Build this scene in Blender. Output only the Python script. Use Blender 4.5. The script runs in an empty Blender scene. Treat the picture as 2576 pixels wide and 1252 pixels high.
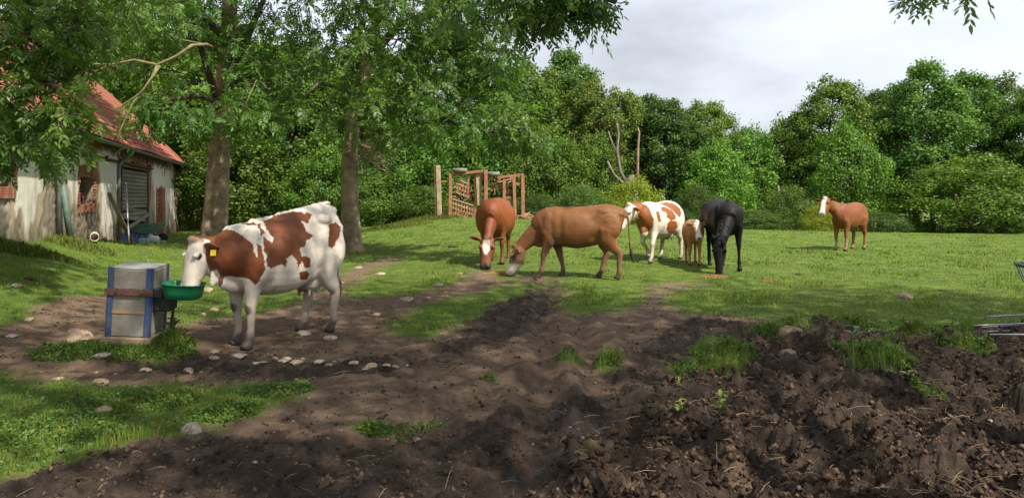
import bpy, bmesh, math, random
import numpy as np
from mathutils import Vector, Matrix, Euler
R = math.radians
rng = np.random.default_rng(7)
random.seed(7)
scene = bpy.context.scene
col = scene.collection

# ------------------------------------------------------------------ camera, sky, sun, exposure
FPX, CU, HV, CH = 1935.0, 1288.0, 497.0, 1.6      # focal length / centre column / horizon row in a 2576 px wide picture, eye height
cd = bpy.data.cameras.new('camera'); cam = bpy.data.objects.new('camera', cd); col.objects.link(cam)
cam.location = (0, 0, CH); cam.rotation_euler = (R(90), 0, 0)
cd.sensor_width = 36; cd.lens = 36 * FPX / 2576; cd.shift_y = -(626 - HV) / 2576
cd.clip_start = 0.05; cd.clip_end = 3000
scene.camera = cam
SUN_EL, SUN_AZ = 50.0, 133.0                      # elevation, compass bearing of the sun from +Y clockwise
sd = Vector((math.sin(R(SUN_AZ)) * math.cos(R(SUN_EL)), math.cos(R(SUN_AZ)) * math.cos(R(SUN_EL)), math.sin(R(SUN_EL))))
w = bpy.data.worlds.new('World'); scene.world = w; w.use_nodes = True
nt = w.node_tree; nt.nodes.clear()
def N(t, ty, **kw):
    n = t.nodes.new(ty)
    for k, v in kw.items(): setattr(n, k, v)
    return n
out = N(nt, 'ShaderNodeOutputWorld'); bg = N(nt, 'ShaderNodeBackground'); bg.inputs[1].default_value = 0.12
sky = N(nt, 'ShaderNodeTexSky', sky_type='NISHITA', sun_disc=False)
sky.sun_elevation = R(SUN_EL); sky.sun_rotation = R(SUN_AZ); sky.air_density = 1.0; sky.dust_density = 2.0
tc = N(nt, 'ShaderNodeTexCoord'); mp = N(nt, 'ShaderNodeMapping'); mp.inputs['Scale'].default_value = (1.0, 1.0, 2.6)
mp.inputs['Location'].default_value = (0.37, 0.15, 0.2)
nz = N(nt, 'ShaderNodeTexNoise'); nz.inputs['Scale'].default_value = 2.3; nz.inputs['Detail'].default_value = 6; nz.inputs['Roughness'].default_value = 0.52
cr = N(nt, 'ShaderNodeValToRGB')                  # grey undersides to white tops of a closed cloud deck
e = cr.color_ramp.elements
e[0].position = 0.36; e[0].color = (2.45, 2.52, 2.72, 1); e[1].position = 0.66; e[1].color = (4.1, 4.27, 4.7, 1)
m = e.new(0.5); m.color = (3.5, 3.64, 3.98, 1)
mx = N(nt, 'ShaderNodeMix', data_type='RGBA'); mx.inputs[0].default_value = 0.9
L = nt.links.new
L(tc.outputs['Generated'], mp.inputs[0]); L(mp.outputs[0], nz.inputs['Vector']); L(nz.outputs['Fac'], cr.inputs[0])
L(sky.outputs[0], mx.inputs[6]); L(cr.outputs[0], mx.inputs[7]); L(mx.outputs[2], bg.inputs[0]); L(bg.outputs[0], out.inputs[0])
sl = bpy.data.lights.new('sun', 'SUN'); so = bpy.data.objects.new('sun', sl); col.objects.link(so)
sl.energy = 3.5; sl.angle = R(0.8); sl.color = (1.0, 0.94, 0.83)
so.rotation_euler = (-sd).to_track_quat('-Z', 'Y').to_euler(); so.location = (-20, -20, 30)
scene.view_settings.view_transform = 'Standard'; scene.view_settings.look = 'None'
scene.view_settings.exposure = 1.1; scene.view_settings.gamma = 1.0
scene.cycles.max_bounces = 6; scene.cycles.diffuse_bounces = 3; scene.cycles.transparent_max_bounces = 4
scene.cycles.transmission_bounces = 3; scene.cycles.glossy_bounces = 2

# ------------------------------------------------------------------ helpers
def P(u, v, Y): return Vector(((u - CU) / FPX * Y, Y, CH - (v - HV) / FPX * Y))
def proj(p):
    p = np.asarray(p, float); y = np.maximum(p[..., 1], 0.3)
    return CU + FPX * p[..., 0] / y, HV + FPX * (CH - p[..., 2]) / y
def _h(ix, iy, iz, s):
    n = (ix.astype(np.int64) * 374761393 + iy.astype(np.int64) * 668265263 + iz.astype(np.int64) * 2147483647 + s * 1274126177) & 0xffffffff
    n = ((n ^ (n >> 13)) * 1274126177) & 0xffffffff
    n = (n ^ (n >> 16)) & 0xffffffff
    return n / 2147483648.0 - 1.0
def noise(x, y, z=None, s=0):                     # smooth value noise, -1..1
    x = np.asarray(x, float); y = np.asarray(y, float)
    if z is None:
        ix, iy = np.floor(x), np.floor(y); fx, fy = x - ix, y - iy
        fx = fx * fx * (3 - 2 * fx); fy = fy * fy * (3 - 2 * fy); o = np.zeros_like(ix)
        a = _h(ix, iy, o, s); b = _h(ix + 1, iy, o, s); c = _h(ix, iy + 1, o, s); d = _h(ix + 1, iy + 1, o, s)
        return (a * (1 - fx) + b * fx) * (1 - fy) + (c * (1 - fx) + d * fx) * fy
    z = np.asarray(z, float); ix, iy, iz = np.floor(x), np.floor(y), np.floor(z)
    fx, fy, fz = x - ix, y - iy, z - iz
    fx, fy, fz = [f * f * (3 - 2 * f) for f in (fx, fy, fz)]
    r = 0
    for dx in (0, 1):
        for dy in (0, 1):
            for dz in (0, 1):
                r = r + _h(ix + dx, iy + dy, iz + dz, s) * (fx if dx else 1 - fx) * (fy if dy else 1 - fy) * (fz if dz else 1 - fz)
    return r
def fbm(x, y, z=None, s=0, o=4, g=0.5):
    a, t, r = 1.0, 0.0, 0
    for i in range(o):
        r = r + a * noise(x * 2 ** i + 17.3 * i, y * 2 ** i + 5.1 * i, None if z is None else z * 2 ** i, s + i); t += a; a *= g
    return r / t
def sstep(a, b, x): t = np.clip((x - a) / (b - a), 0, 1); return t * t * (3 - 2 * t)
def inpoly(u, v, poly):
    r = np.zeros(np.shape(u), bool); n = len(poly)
    for i in range(n):
        x1, y1 = poly[i]; x2, y2 = poly[(i + 1) % n]
        if y1 == y2: continue
        r ^= ((y1 > v) != (y2 > v)) & (u < (x2 - x1) * (v - y1) / (y2 - y1) + x1)
    return r

def raw_mesh(name, verts, faces, colors=None, smooth=False):
    """verts (n,3); faces: (m,k) int array or list of such arrays; colors (n,3|4) stored as point attribute Col"""
    me = bpy.data.meshes.new(name)
    if not isinstance(faces, list): faces = [faces]
    verts = np.asarray(verts, np.float32)
    faces = [np.asarray(f, np.int32) for f in faces if len(f)]
    me.vertices.add(len(verts)); me.vertices.foreach_set('co', verts.ravel())
    nl = sum(f.size for f in faces); nf = sum(len(f) for f in faces)
    me.loops.add(nl); me.polygons.add(nf)
    me.loops.foreach_set('vertex_index', np.concatenate([f.ravel() for f in faces]))
    st, k = [], 0
    for f in faces:
        st.append(np.arange(len(f), dtype=np.int32) * f.shape[1] + k); k += f.size
    me.polygons.foreach_set('loop_start', np.concatenate(st))
    if smooth: me.polygons.foreach_set('use_smooth', np.ones(nf, bool))
    me.update(calc_edges=True)
    if colors is not None: set_col(me, colors)
    return me
def set_col(me, colors, name='Col'):
    colors = np.asarray(colors, np.float32)
    if colors.shape[1] == 3: colors = np.hstack([colors, np.ones((len(colors), 1), np.float32)])
    a = me.attributes.new(name, 'FLOAT_COLOR', 'POINT'); a.data.foreach_set('color', colors.ravel())
def obj(name, me, mat=None, parent=None, loc=(0, 0, 0), rot=(0, 0, 0), sc=(1, 1, 1)):
    o = bpy.data.objects.new(name, me); col.objects.link(o)
    if mat is not None and not me.materials: me.materials.append(mat)
    o.parent = parent; o.location = loc; o.rotation_euler = rot; o.scale = sc
    return o
def empty(name, loc=(0, 0, 0), rot=(0, 0, 0)):
    o = bpy.data.objects.new(name, None); col.objects.link(o); o.location = loc; o.rotation_euler = rot; o.empty_display_size = 0.2
    return o
def tag(o, label=None, cat=None, group=None, kind=None):
    if label: o['label'] = label
    if cat: o['category'] = cat
    if group: o['group'] = group
    if kind: o['kind'] = kind
    return o

class MB:                                          # collects boxes, bars, tubes into one mesh
    def __init__(s): s.v = []; s.f = []
    def add(s, vs, fs):
        k = len(s.v); s.v += [tuple(x) for x in vs]; s.f += [tuple(i + k for i in f) for f in fs]; return s
    def box(s, c, d, rot=None):
        m = Euler(rot).to_matrix() if rot else Matrix.Identity(3); c = Vector(c)
        vs = [c + m @ Vector((sx * d[0] / 2, sy * d[1] / 2, sz * d[2] / 2)) for sx in (-1, 1) for sy in (-1, 1) for sz in (-1, 1)]
        return s.add(vs, [(0, 1, 3, 2), (4, 6, 7, 5), (0, 4, 5, 1), (2, 3, 7, 6), (0, 2, 6, 4), (1, 5, 7, 3)])
    def bar(s, a, b, w, t=None):                   # square bar from a to b
        a, b = Vector(a), Vector(b); d = (b - a).normalized(); t = t or w
        x = d.cross(Vector((0, 1, 0)))
        if x.length < 1e-3: x = d.cross(Vector((1, 0, 0)))
        x.normalize(); y = d.cross(x)
        vs = [p + x * sx * w / 2 + y * sy * t / 2 for p in (a, b) for sx, sy in ((-1, -1), (1, -1), (1, 1), (-1, 1))]
        return s.add(vs, [(0, 1, 2, 3), (7, 6, 5, 4), (0, 4, 5, 1), (1, 5, 6, 2), (2, 6, 7, 3), (3, 7, 4, 0)])
    def tube(s, pts, rad, n=8, cap=True):
        pts = [Vector(p) for p in pts]
        if not hasattr(rad, '__len__'): rad = [rad] * len(pts)
        k = len(s.v); x = None
        for i, p in enumerate(pts):
            t = (pts[min(i + 1, len(pts) - 1)] - pts[max(i - 1, 0)])
            t = t.normalized() if t.length > 1e-9 else Vector((0, 0, 1))
            if x is None:
                x = t.cross(Vector((0, 0, 1)))
                if x.length < 1e-2: x = t.cross(Vector((1, 0, 0)))
            x = (x - t * x.dot(t)).normalized(); y = t.cross(x)
            for j in range(n):
                a = 2 * math.pi * j / n; s.v.append(tuple(p + (x * math.cos(a) + y * math.sin(a)) * rad[i]))
        for i in range(len(pts) - 1):
            for j in range(n):
                j2 = (j + 1) % n; s.f.append((k + i * n + j, k + i * n + j2, k + (i + 1) * n + j2, k + (i + 1) * n + j))
        if cap:
            s.f.append(tuple(k + j for j in range(n - 1, -1, -1))); s.f.append(tuple(k + (len(pts) - 1) * n + j for j in range(n)))
        return s
    def mesh(s, name, smooth=False, bevel=0):
        me = bpy.data.meshes.new(name); me.from_pydata(s.v, [], s.f); me.update()
        bm = bmesh.new(); bm.from_mesh(me); bmesh.ops.recalc_face_normals(bm, faces=bm.faces)
        if bevel: bmesh.ops.bevel(bm, geom=bm.edges[:], offset=bevel, segments=1, affect='EDGES')
        bm.to_mesh(me); bm.free()
        if smooth: me.polygons.foreach_set('use_smooth', np.ones(len(me.polygons), bool))
        return me

# ------------------------------------------------------------------ materials
def mat(name, base=(.5, .5, .5), rough=.8, var=0.0, scale=8.0, bump=0.0, bscale=40.0, metal=0.0, c2=None, spec=0.3, attr=False, detail=5):
    m = bpy.data.materials.new(name); m.use_nodes = True; t = m.node_tree; b = t.nodes['Principled BSDF']
    b.inputs['Roughness'].default_value = rough; b.inputs['Metallic'].default_value = metal; b.inputs['Specular IOR Level'].default_value = spec
    tc = N(t, 'ShaderNodeTexCoord'); src = None
    nz = N(t, 'ShaderNodeTexNoise'); nz.inputs['Scale'].default_value = scale; nz.inputs['Detail'].default_value = detail; nz.inputs['Roughness'].default_value = .62
    t.links.new(tc.outputs['Object'], nz.inputs['Vector'])
    if attr:
        at = N(t, 'ShaderNodeAttribute'); at.attribute_name = 'Col'
        hs = N(t, 'ShaderNodeHueSaturation'); mr = N(t, 'ShaderNodeMapRange')
        mr.inputs[1].default_value = .25; mr.inputs[2].default_value = .75; mr.inputs[3].default_value = 1 - var; mr.inputs[4].default_value = 1 + var
        t.links.new(nz.outputs['Fac'], mr.inputs[0]); t.links.new(mr.outputs[0], hs.inputs['Value']); t.links.new(at.outputs['Color'], hs.inputs['Color'])
        t.links.new(hs.outputs[0], b.inputs['Base Color'])
    else:
        cr = N(t, 'ShaderNodeValToRGB'); e = cr.color_ramp.elements
        c2 = c2 or tuple(max(0, c * (1 - var)) for c in base); c1 = base if c2 and var == 0 else tuple(c * (1 + var * .6) for c in base)
        e[0].position = .36; e[0].color = (*c2, 1); e[1].position = .64; e[1].color = (*c1, 1)
        t.links.new(nz.outputs['Fac'], cr.inputs[0]); t.links.new(cr.outputs[0], b.inputs['Base Color'])
    if bump:
        n2 = N(t, 'ShaderNodeTexNoise'); n2.inputs['Scale'].default_value = bscale; n2.inputs['Detail'].default_value = 6
        bp = N(t, 'ShaderNodeBump'); bp.inputs['Strength'].default_value = bump; bp.inputs['Distance'].default_value = .02
        t.links.new(tc.outputs['Object'], n2.inputs['Vector']); t.links.new(n2.outputs['Fac'], bp.inputs['Height']); t.links.new(bp.outputs[0], b.inputs['Normal'])
    return m
def leaf_mat(name, rough=.5, trans=.35, tint=(1.1, 1.25, .5), hue=(.482, .504)):
    m = bpy.data.materials.new(name); m.use_nodes = True; t = m.node_tree; b = t.nodes['Principled BSDF']
    at = N(t, 'ShaderNodeAttribute'); at.attribute_name = 'Col'
    b.inputs['Roughness'].default_value = rough; b.inputs['Specular IOR Level'].default_value = .35
    tr = N(t, 'ShaderNodeBsdfTranslucent'); ms = N(t, 'ShaderNodeMixShader'); ms.inputs[0].default_value = trans
    mul = N(t, 'ShaderNodeMix', data_type='RGBA', blend_type='MULTIPLY'); mul.inputs[0].default_value = 1; mul.inputs[7].default_value = (*tint, 1)
    o = t.nodes['Material Output']; oi = N(t, 'ShaderNodeObjectInfo'); hs = N(t, 'ShaderNodeHueSaturation'); m1 = N(t, 'ShaderNodeMapRange'); m1.inputs[3].default_value = hue[0]; m1.inputs[4].default_value = hue[1]; m2 = N(t, 'ShaderNodeMapRange'); m2.inputs[3].default_value = .78; m2.inputs[4].default_value = 1.22
    mw = N(t, 'ShaderNodeMath', operation='FRACT'); mv = N(t, 'ShaderNodeMath', operation='MULTIPLY'); mv.inputs[1].default_value = 7.31; t.links.new(oi.outputs['Random'], mv.inputs[0]); t.links.new(mv.outputs[0], mw.inputs[0])   # trees of one kind differ in tint
    t.links.new(oi.outputs['Random'], m1.inputs[0]); t.links.new(mw.outputs[0], m2.inputs[0]); t.links.new(m1.outputs[0], hs.inputs['Hue']); t.links.new(m2.outputs[0], hs.inputs['Value']); t.links.new(at.outputs['Color'], hs.inputs['Color'])
    t.links.new(hs.outputs[0], b.inputs['Base Color']); t.links.new(hs.outputs[0], mul.inputs[6]); t.links.new(mul.outputs[2], tr.inputs[0])
    t.links.new(b.outputs[0], ms.inputs[1]); t.links.new(tr.outputs[0], ms.inputs[2]); t.links.new(ms.outputs[0], o.inputs[0])
    return m

# ------------------------------------------------------------------ terrain
_cp = []
def cpt(u, Y, z): _cp.append(((u - CU) / FPX * Y, Y, z))
for x in (-5, -2.5, 0, 2.5, 5):
    for y in (-6, 1, 5, 9): _cp.append((x, y, 0))
for x in (-14, 10, 18):
    for y in (-8, 2): _cp.append((x, y, 0))
for a in [(0, 9.0, .06), (0, 10.8, .3), (0, 12.6, .62), (0, 14.6, .78), (-500, 12, .7), (-500, 20, .9), (140, 10.2, .06), (140, 13, .38), (140, 17.9, .68),
          (270, 12, .03), (270, 16, .12), (275, 23, .2), (330, 26.6, 0), (450, 38, -.1), (300, 45, -.1), (400, 18, .03), (450, 12, 0), (545, 24.5, .12), (700, 14, 0), (700, 20, 0),
          (885, 22.9, 0), (1000, 18, .05), (1000, 24, .32), (930, 30, .35), (800, 34, .15), (600, 36, .1), (1060, 30, .76), (1200, 30, .82), (1330, 30, .74), (1500, 31, .56), (1700, 32, .36), (1870, 33, .2),
          (2200, 33, .06), (2576, 33, -.1), (3000, 33, -.15), (1240, 17.2, .16), (1240, 13, 0), (1450, 14.5, .02), (1650, 18.3, .1), (1820, 16, .02), (2130, 23.3, 0), (2500, 20, -.05),
          (2130, 14, 0), (2500, 12, 0), (1700, 25, .22), (2130, 28, .04), (2576, 27, -.05), (1200, 24, .5), (1400, 24, .42)]: cpt(*a)
for u in range(-600, 3400, 400):
    cpt(u, 44, -.35 if u > 900 else -.05); cpt(u, 60, -.9 if u > 900 else 0)
_cp = np.array(_cp); _xy = _cp[:, :2]
def _k(r2): return 0.5 * r2 * np.log(r2 + 1e-9)
_K = _k(((_xy[:, None] - _xy[None]) ** 2).sum(-1)) + np.eye(len(_xy)) * 0.6
_A = np.block([[_K, np.c_[np.ones(len(_xy)), _xy]], [np.r_[np.ones((1, len(_xy))), _xy.T], np.zeros((3, 3))]])
_w = np.linalg.solve(_A, np.r_[_cp[:, 2], 0, 0, 0])
def macro(x, y):
    x = np.asarray(x, float); y = np.asarray(y, float); sh = np.broadcast(x, y).shape
    x, y = [np.broadcast_to(q, sh).ravel() for q in (x, y)]
    r = np.zeros(x.size)
    for i in range(0, x.size, 60000):
        xs, ys = x[i:i + 60000], y[i:i + 60000]
        yy = np.clip(ys, -8, 60); xx = np.clip(xs, -1.1 * (yy + 12), 1.1 * (yy + 12))
        r2 = (xx[:, None] - _xy[:, 0]) ** 2 + (yy[:, None] - _xy[:, 1]) ** 2
        z = _k(r2) @ _w[:-3] + _w[-3] + _w[-2] * xx + _w[-1] * yy
        r[i:i + 60000] = np.clip(z, -1.4, 1.2) + .115 * np.exp(-(((xs + 3.97) / .75) ** 2 + ((ys - 8.12) / .55) ** 2) ** 2)   # raised footing of the water post
    return r.reshape(sh)
# --- outlines read off the photograph, in 2576 px pixels on the ground
DIRT = [(-900, 850), (0, 815), (80, 800), (90, 765), (200, 745), (280, 735), (380, 770), (440, 800), (480, 810), (560, 800), (640, 795), (760, 765), (850, 700), (920, 660), (1005, 643), (1022, 650), (900, 705), (865, 735), (880, 752),
        (1000, 745), (1110, 722), (1180, 692), (1215, 672), (1262, 688), (1250, 712), (1300, 705), (1345, 690), (1392, 700), (1400, 712), (1440, 735), (1400, 760), (1430, 785), (1560, 790), (1600, 770), (1640, 735), (1690, 710), (1780, 712), (1700, 735), (1660, 765), (1750, 785), (1870, 798),
        (1990, 805), (2090, 808), (2250, 826), (2330, 838), (2480, 842), (2530, 820), (2700, 800), (3600, 790), (3600, 3000), (-900, 3000)]
GRASS = [[(975, 800), (1000, 840), (1075, 850), (1190, 805), (1280, 750), (1370, 712), (1300, 712), (1210, 728), (1110, 748), (1040, 785)],
         [(-900, 950), (0, 935), (120, 958), (250, 975), (450, 972), (600, 965), (780, 955), (805, 975), (760, 1005), (650, 1045), (570, 1062), (480, 1092), (330, 1105), (170, 1172), (0, 1218), (-900, 1500)],
         [(95, 862), (250, 868), (300, 880), (400, 866), (440, 830), (475, 880), (440, 905), (380, 915), (250, 905), (120, 885)],
         [(1760, 850), (1830, 845), (1880, 880), (1860, 930), (1790, 935), (1755, 900)], [(1700, 905), (1760, 915), (1740, 960), (1705, 950)],
         [(2110, 885), (2230, 870), (2275, 915), (2230, 950), (2130, 945)], [(1500, 888), (1560, 886), (1555, 925), (1505, 922)],
         [(2370, 868), (2430, 862), (2480, 880), (2480, 905), (2400, 905)], [(2080, 812), (2200, 812), (2230, 832), (2120, 838)], [(2270, 835), (2340, 840), (2345, 858), (2270, 855)],
         [(895, 1068), (995, 1065), (990, 1090), (910, 1092)], [(1400, 895), (1450, 890), (1440, 912), (1400, 912)], [(1900, 830), (1990, 815), (2040, 835), (1950, 860)], [(2300, 985), (2360, 985), (2350, 1005), (2310, 1005)]]
DARK = [[(150, 880), (500, 895), (820, 915), (1100, 880), (1200, 800), (1330, 700), (1400, 700), (1400, 760), (1330, 830), (1180, 890), (1000, 930), (800, 965), (600, 960), (300, 935)],
        [(-900, 1500), (0, 1225), (330, 1110), (600, 1085), (900, 1110), (1150, 1075), (1350, 1020), (1500, 1000), (1600, 900), (1700, 800), (1880, 800), (1990, 815), (2700, 810), (3600, 800), (3600, 3000), (-900, 3000)]]
HEAP = [(1660, 1010), (1740, 930), (1890, 850), (2090, 815), (2300, 835), (2480, 842), (2700, 800), (3600, 790), (3600, 3000), (1500, 3000), (1380, 1200), (1450, 1130)]
TAN = [[(1180, 885), (1290, 862), (1370, 870), (1330, 892), (1210, 900)], [(780, 1060), (900, 1020), (1100, 985), (1330, 960), (1300, 985), (1130, 1040), (1000, 1070), (850, 1085)], [(1490, 965), (1540, 962), (1545, 978), (1495, 980)],  # second outline is a sunlit dapple painted as paler soil
       [(1480, 1150), (1560, 1120), (1600, 1180), (1540, 1225), (1470, 1210)], [(1830, 1200), (1890, 1180), (1900, 1260), (1840, 1260)], [(90, 765), (200, 745), (280, 735), (280, 800), (100, 810)], [(850, 700), (1005, 645), (1022, 650), (900, 705), (860, 740)],
       [(1180, 692), (1215, 672), (1262, 688), (1220, 710), (1120, 735)], [(1690, 710), (1780, 712), (1700, 735), (1640, 770), (1560, 800), (1500, 830), (1460, 820), (1560, 790), (1640, 740)]]
WET = [(1330, 1130), (1480, 1040), (1580, 1000), (1650, 1010), (1560, 1070), (1450, 1120), (1400, 1200), (1300, 1260), (1180, 1260)]
def masks(x, y, z):
    """grass, dark, heap, tan, wet weights 0..1 of ground points"""
    acc = [0] * 5; J = 3
    for j in range(J):
        a = .10 * fbm(x * 1.3, y * 1.3, s=40 + j, o=3) + .06 * noise(x * 7, y * 7, s=50 + j); b = .22 * fbm(x * 1.3, y * 1.3, s=60 + j, o=3) + .10 * noise(x * 7, y * 7, s=70 + j)
        k = np.clip(y / 8, .6, 2.5)
        u, v = proj(np.stack([x + a * 2.2 * k, y + b * 1.6 * k, z], -1)); bad = y < 1.2
        dirt = inpoly(u, v, DIRT); g = ~dirt
        for q in GRASS: g |= inpoly(u, v, q)
        dk = np.zeros_like(g); tn = np.zeros_like(g)
        for q in DARK: dk |= inpoly(u, v, q)
        for q in TAN: tn |= inpoly(u, v, q)
        hp = inpoly(u, v, HEAP); wt = inpoly(u, v, WET)
        g = np.where(bad, False, g); dk = np.where(bad, True, dk)
        for i, q in enumerate((g, dk, hp, tn, wt)): acc[i] = acc[i] + q / J
    return acc
RUTS = []                                           # wheel tracks curving up through the yard
def hoof(x, y):
    d = 0
    cx, cy = np.floor(x / .34), np.floor(y / .34)
    for i in (-1, 0, 1):
        for j in (-1, 0, 1):
            a, b = cx + i, cy + j; o = np.zeros_like(a); px = (a + .5 + .42 * _h(a, b, o, 701)) * .34; py = (b + .5 + .42 * _h(a, b, o, 702)) * .34; on = _h(a, b, o, 703) > -.35
            q = ((x - px) ** 2 + (y - py) ** 2) / .062 ** 2; d = d + on * (-np.exp(-q * q * .8) + .45 * np.exp(-(np.sqrt(q) - 1.55) ** 2 * 6))
    return d
def height(x, y, full=False):
    x = np.asarray(x, float); y = np.asarray(y, float)
    z0 = macro(x, y); g, dk, hp, tn, wt = masks(x, y, z0)
    d = 1 - g; near = np.clip(1.5 - y / 18, .12, 1)
    n1 = fbm(x * 2.1, y * 2.1, s=3, o=4); n2 = noise(x * 9, y * 9, s=11); n3 = noise(x * 21, y * 21, s=12); n4 = noise(x * 43, y * 43, s=13)
    rid = 1 - np.abs(fbm(x * 4.3, y * 4.3, s=21, o=3)) * 2.2; bl = np.maximum(0, fbm(x * 5.5, y * 5.5, s=25, o=2)) 
    z = z0 + .05 * n1 * near * (.4 + .6 * d) + near * d * (1 - .7 * wt) * (.010 + .020 * dk) * (n2 + .7 * n3 + .45 * n4)
    z = z + near * hp * (.09 * n1 + .05 * rid + .10 * bl + .035 * n2 + .022 * n3 + .012 * n4 - .0) + g * near * .012 * n2
    z = z + g * .035 * fbm(x * 1.1, y * 1.1, s=90, o=3)
    z = z - wt * .05 + g * hp * .05 + .034 * hoof(x, y) * d * (1 - hp) * np.clip(dk + .25, 0, 1) * (y < 16) * (1 - .5 * wt)
    if RUTS:
        for pts, dep in RUTS:
            q = np.full(np.shape(x), 9.0)
            for (x1, y1), (x2, y2) in zip(pts[:-1], pts[1:]):
                t = np.clip(((x - x1) * (x2 - x1) + (y - y1) * (y2 - y1)) / ((x2 - x1) ** 2 + (y2 - y1) ** 2), 0, 1); q = np.minimum(q, np.hypot(x - x1 - t * (x2 - x1), y - y1 - t * (y2 - y1)))
            q = q + .05 * noise(x * 3, y * 3, s=711); z = z + d * dep * (-np.exp(-(q / .15) ** 4) + .7 * np.exp(-((q - .27) / .09) ** 2) * (.6 + .5 * n2))
    return (z, g, dk, hp, tn, wt) if full else z
def gz(x, y): return float(height(np.array([x]), np.array([y]))[0])
def GP(u, v):                                       # where the sight line through a pixel meets the ground
    ys = np.exp(np.linspace(math.log(3), math.log(60), 400)); xs = (u - CU) / FPX * ys; zs = CH - (v - HV) / FPX * ys
    h = macro(xs, ys); i = np.argmax(zs <= h)
    if zs[i] > h[i]: i = len(ys) - 1
    x, y = float(xs[i]), float(ys[i])
    return Vector((x, y, gz(x, y)))

for _p, _d in (([(1230, 1330), (1290, 1200), (1340, 1080), (1370, 960), (1372, 850), (1366, 760), (1364, 705)], .055), ([(1560, 1330), (1560, 1200), (1545, 1080), (1510, 960), (1470, 860), (1420, 770), (1396, 715)], .05), ([(700, 1300), (900, 1130), (1130, 1020), (1400, 940), (1600, 850), (1720, 800)], .04), ([(100, 930), (400, 925), (700, 945), (950, 930), (1130, 880)], .035)):
    _q = [((u - CU) / FPX * CH * FPX / (v - HV), CH * FPX / (v - HV)) for u, v in _p]; RUTS.append((_q, _d))
def ground_material():
    m = bpy.data.materials.new('ground'); m.use_nodes = True; t = m.node_tree; b = t.nodes['Principled BSDF']; lk = t.links.new
    at = N(t, 'ShaderNodeAttribute'); at.attribute_name = 'Col'; sp = N(t, 'ShaderNodeSeparateColor'); lk(at.outputs['Color'], sp.inputs[0])
    tc = N(t, 'ShaderNodeTexCoord')
    def nz(sc, d=6, r=.6):
        n = N(t, 'ShaderNodeTexNoise'); n.inputs['Scale'].default_value = sc; n.inputs['Detail'].default_value = d; n.inputs['Roughness'].default_value = r; lk(tc.outputs['Object'], n.inputs['Vector']); return n.outputs['Fac']
    def ramp(f, a, b_, p0=.35, p1=.65):
        c = N(t, 'ShaderNodeValToRGB'); e = c.color_ramp.elements; e[0].position = p0; e[1].position = p1; e[0].color = (*a, 1); e[1].color = (*b_, 1); lk(f, c.inputs[0]); return c.outputs[0]
    def mix(f, a, b_):
        x = N(t, 'ShaderNodeMix', data_type='RGBA'); lk(f, x.inputs[0]); lk(a, x.inputs[6]); lk(b_, x.inputs[7]); return x.outputs[2]
    soil = ramp(nz(6), (.125, .080, .052), (.235, .155, .102))
    dark = ramp(nz(9, 8, .7), (.028, .0195, .0145), (.112, .076, .054))
    tan = ramp(nz(14), (.15, .098, .062), (.27, .185, .118))
    grass = ramp(nz(2.2, 8, .65), (.070, .125, .014), (.165, .225, .034))
    dry = ramp(nz(1.1, 5, .7), (0, 0, 0), (1, 1, 1), .52, .70); dg = N(t, 'ShaderNodeRGB'); dg.outputs[0].default_value = (.215, .215, .060, 1); dm = N(t, 'ShaderNodeMath', operation='MULTIPLY'); dm.inputs[1].default_value = .35; lk(dry, dm.inputs[0]); grass = mix(dm.outputs[0], grass, dg.outputs[0])
    mud = mix(sp.outputs[1], soil, dark); mud = mix(sp.outputs[2], mud, tan)
    lk(mix(sp.outputs[0], mud, grass), b.inputs['Base Color'])
    r = N(t, 'ShaderNodeMapRange'); r.inputs[3].default_value = .92; r.inputs[4].default_value = .45; lk(at.outputs['Alpha'], r.inputs[0]); lk(r.outputs[0], b.inputs['Roughness'])
    b.inputs['Specular IOR Level'].default_value = .25
    bp = N(t, 'ShaderNodeBump'); bp.inputs['Strength'].default_value = .8; bp.inputs['Distance'].default_value = .03
    bp.inputs['Strength'].default_value = 1.0; bp.inputs['Distance'].default_value = .045; ad = N(t, 'ShaderNodeMath', operation='ADD'); vo = N(t, 'ShaderNodeTexVoronoi'); vo.inputs['Scale'].default_value = 26; lk(tc.outputs['Object'], vo.inputs['Vector']); mm = N(t, 'ShaderNodeMath', operation='MULTIPLY'); mm.inputs[1].default_value = -.45; lk(vo.outputs['Distance'], mm.inputs[0]); lk(nz(48, 9, .75), ad.inputs[0]); lk(mm.outputs[0], ad.inputs[1]); lk(ad.outputs[0], bp.inputs['Height']); lk(bp.outputs[0], b.inputs['Normal'])
    return m
ys = np.concatenate([np.exp(np.linspace(math.log(1.6), math.log(62), 500)), [70, 85, 110, 160, 260, 450, 900]])
ks = np.sinh(np.linspace(-1.5, 1.5, 600)) / np.sinh(1.5) * 1.25
YY, KK = np.meshgrid(ys, ks, indexing='ij'); XX = KK * (YY + 1.5)
zz, g_, dk_, hp_, tn_, wt_ = height(XX.ravel(), YY.ravel(), full=True)
vt = np.c_[XX.ravel(), YY.ravel(), zz]; nr, nc = YY.shape
ii = (np.arange(nr - 1)[:, None] * nc + np.arange(nc - 1)[None]).ravel()
fc = np.c_[ii, ii + 1, ii + nc + 1, ii + nc]
bx = np.linspace(-60, 60, 40); by = np.linspace(-60, 2.2, 30); BX, BY = np.meshgrid(bx, by); k0 = len(vt)   # the yard behind the camera
bz = macro(BX.ravel(), BY.ravel()) - .12
vt = np.r_[vt, np.c_[BX.ravel(), BY.ravel(), bz]]; i2 = (np.arange(29)[:, None] * 40 + np.arange(39)[None]).ravel() + k0
fc = np.r_[fc, np.c_[i2, i2 + 1, i2 + 41, i2 + 40]]
cols = np.zeros((len(vt), 4)); cols[:k0] = np.c_[g_, np.clip(dk_ + hp_, 0, 1), tn_, wt_]; cols[k0:] = (0.3, .6, 0, 0)
ground = obj('ground', raw_mesh('ground', vt, fc, cols, smooth=True), ground_material())
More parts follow.
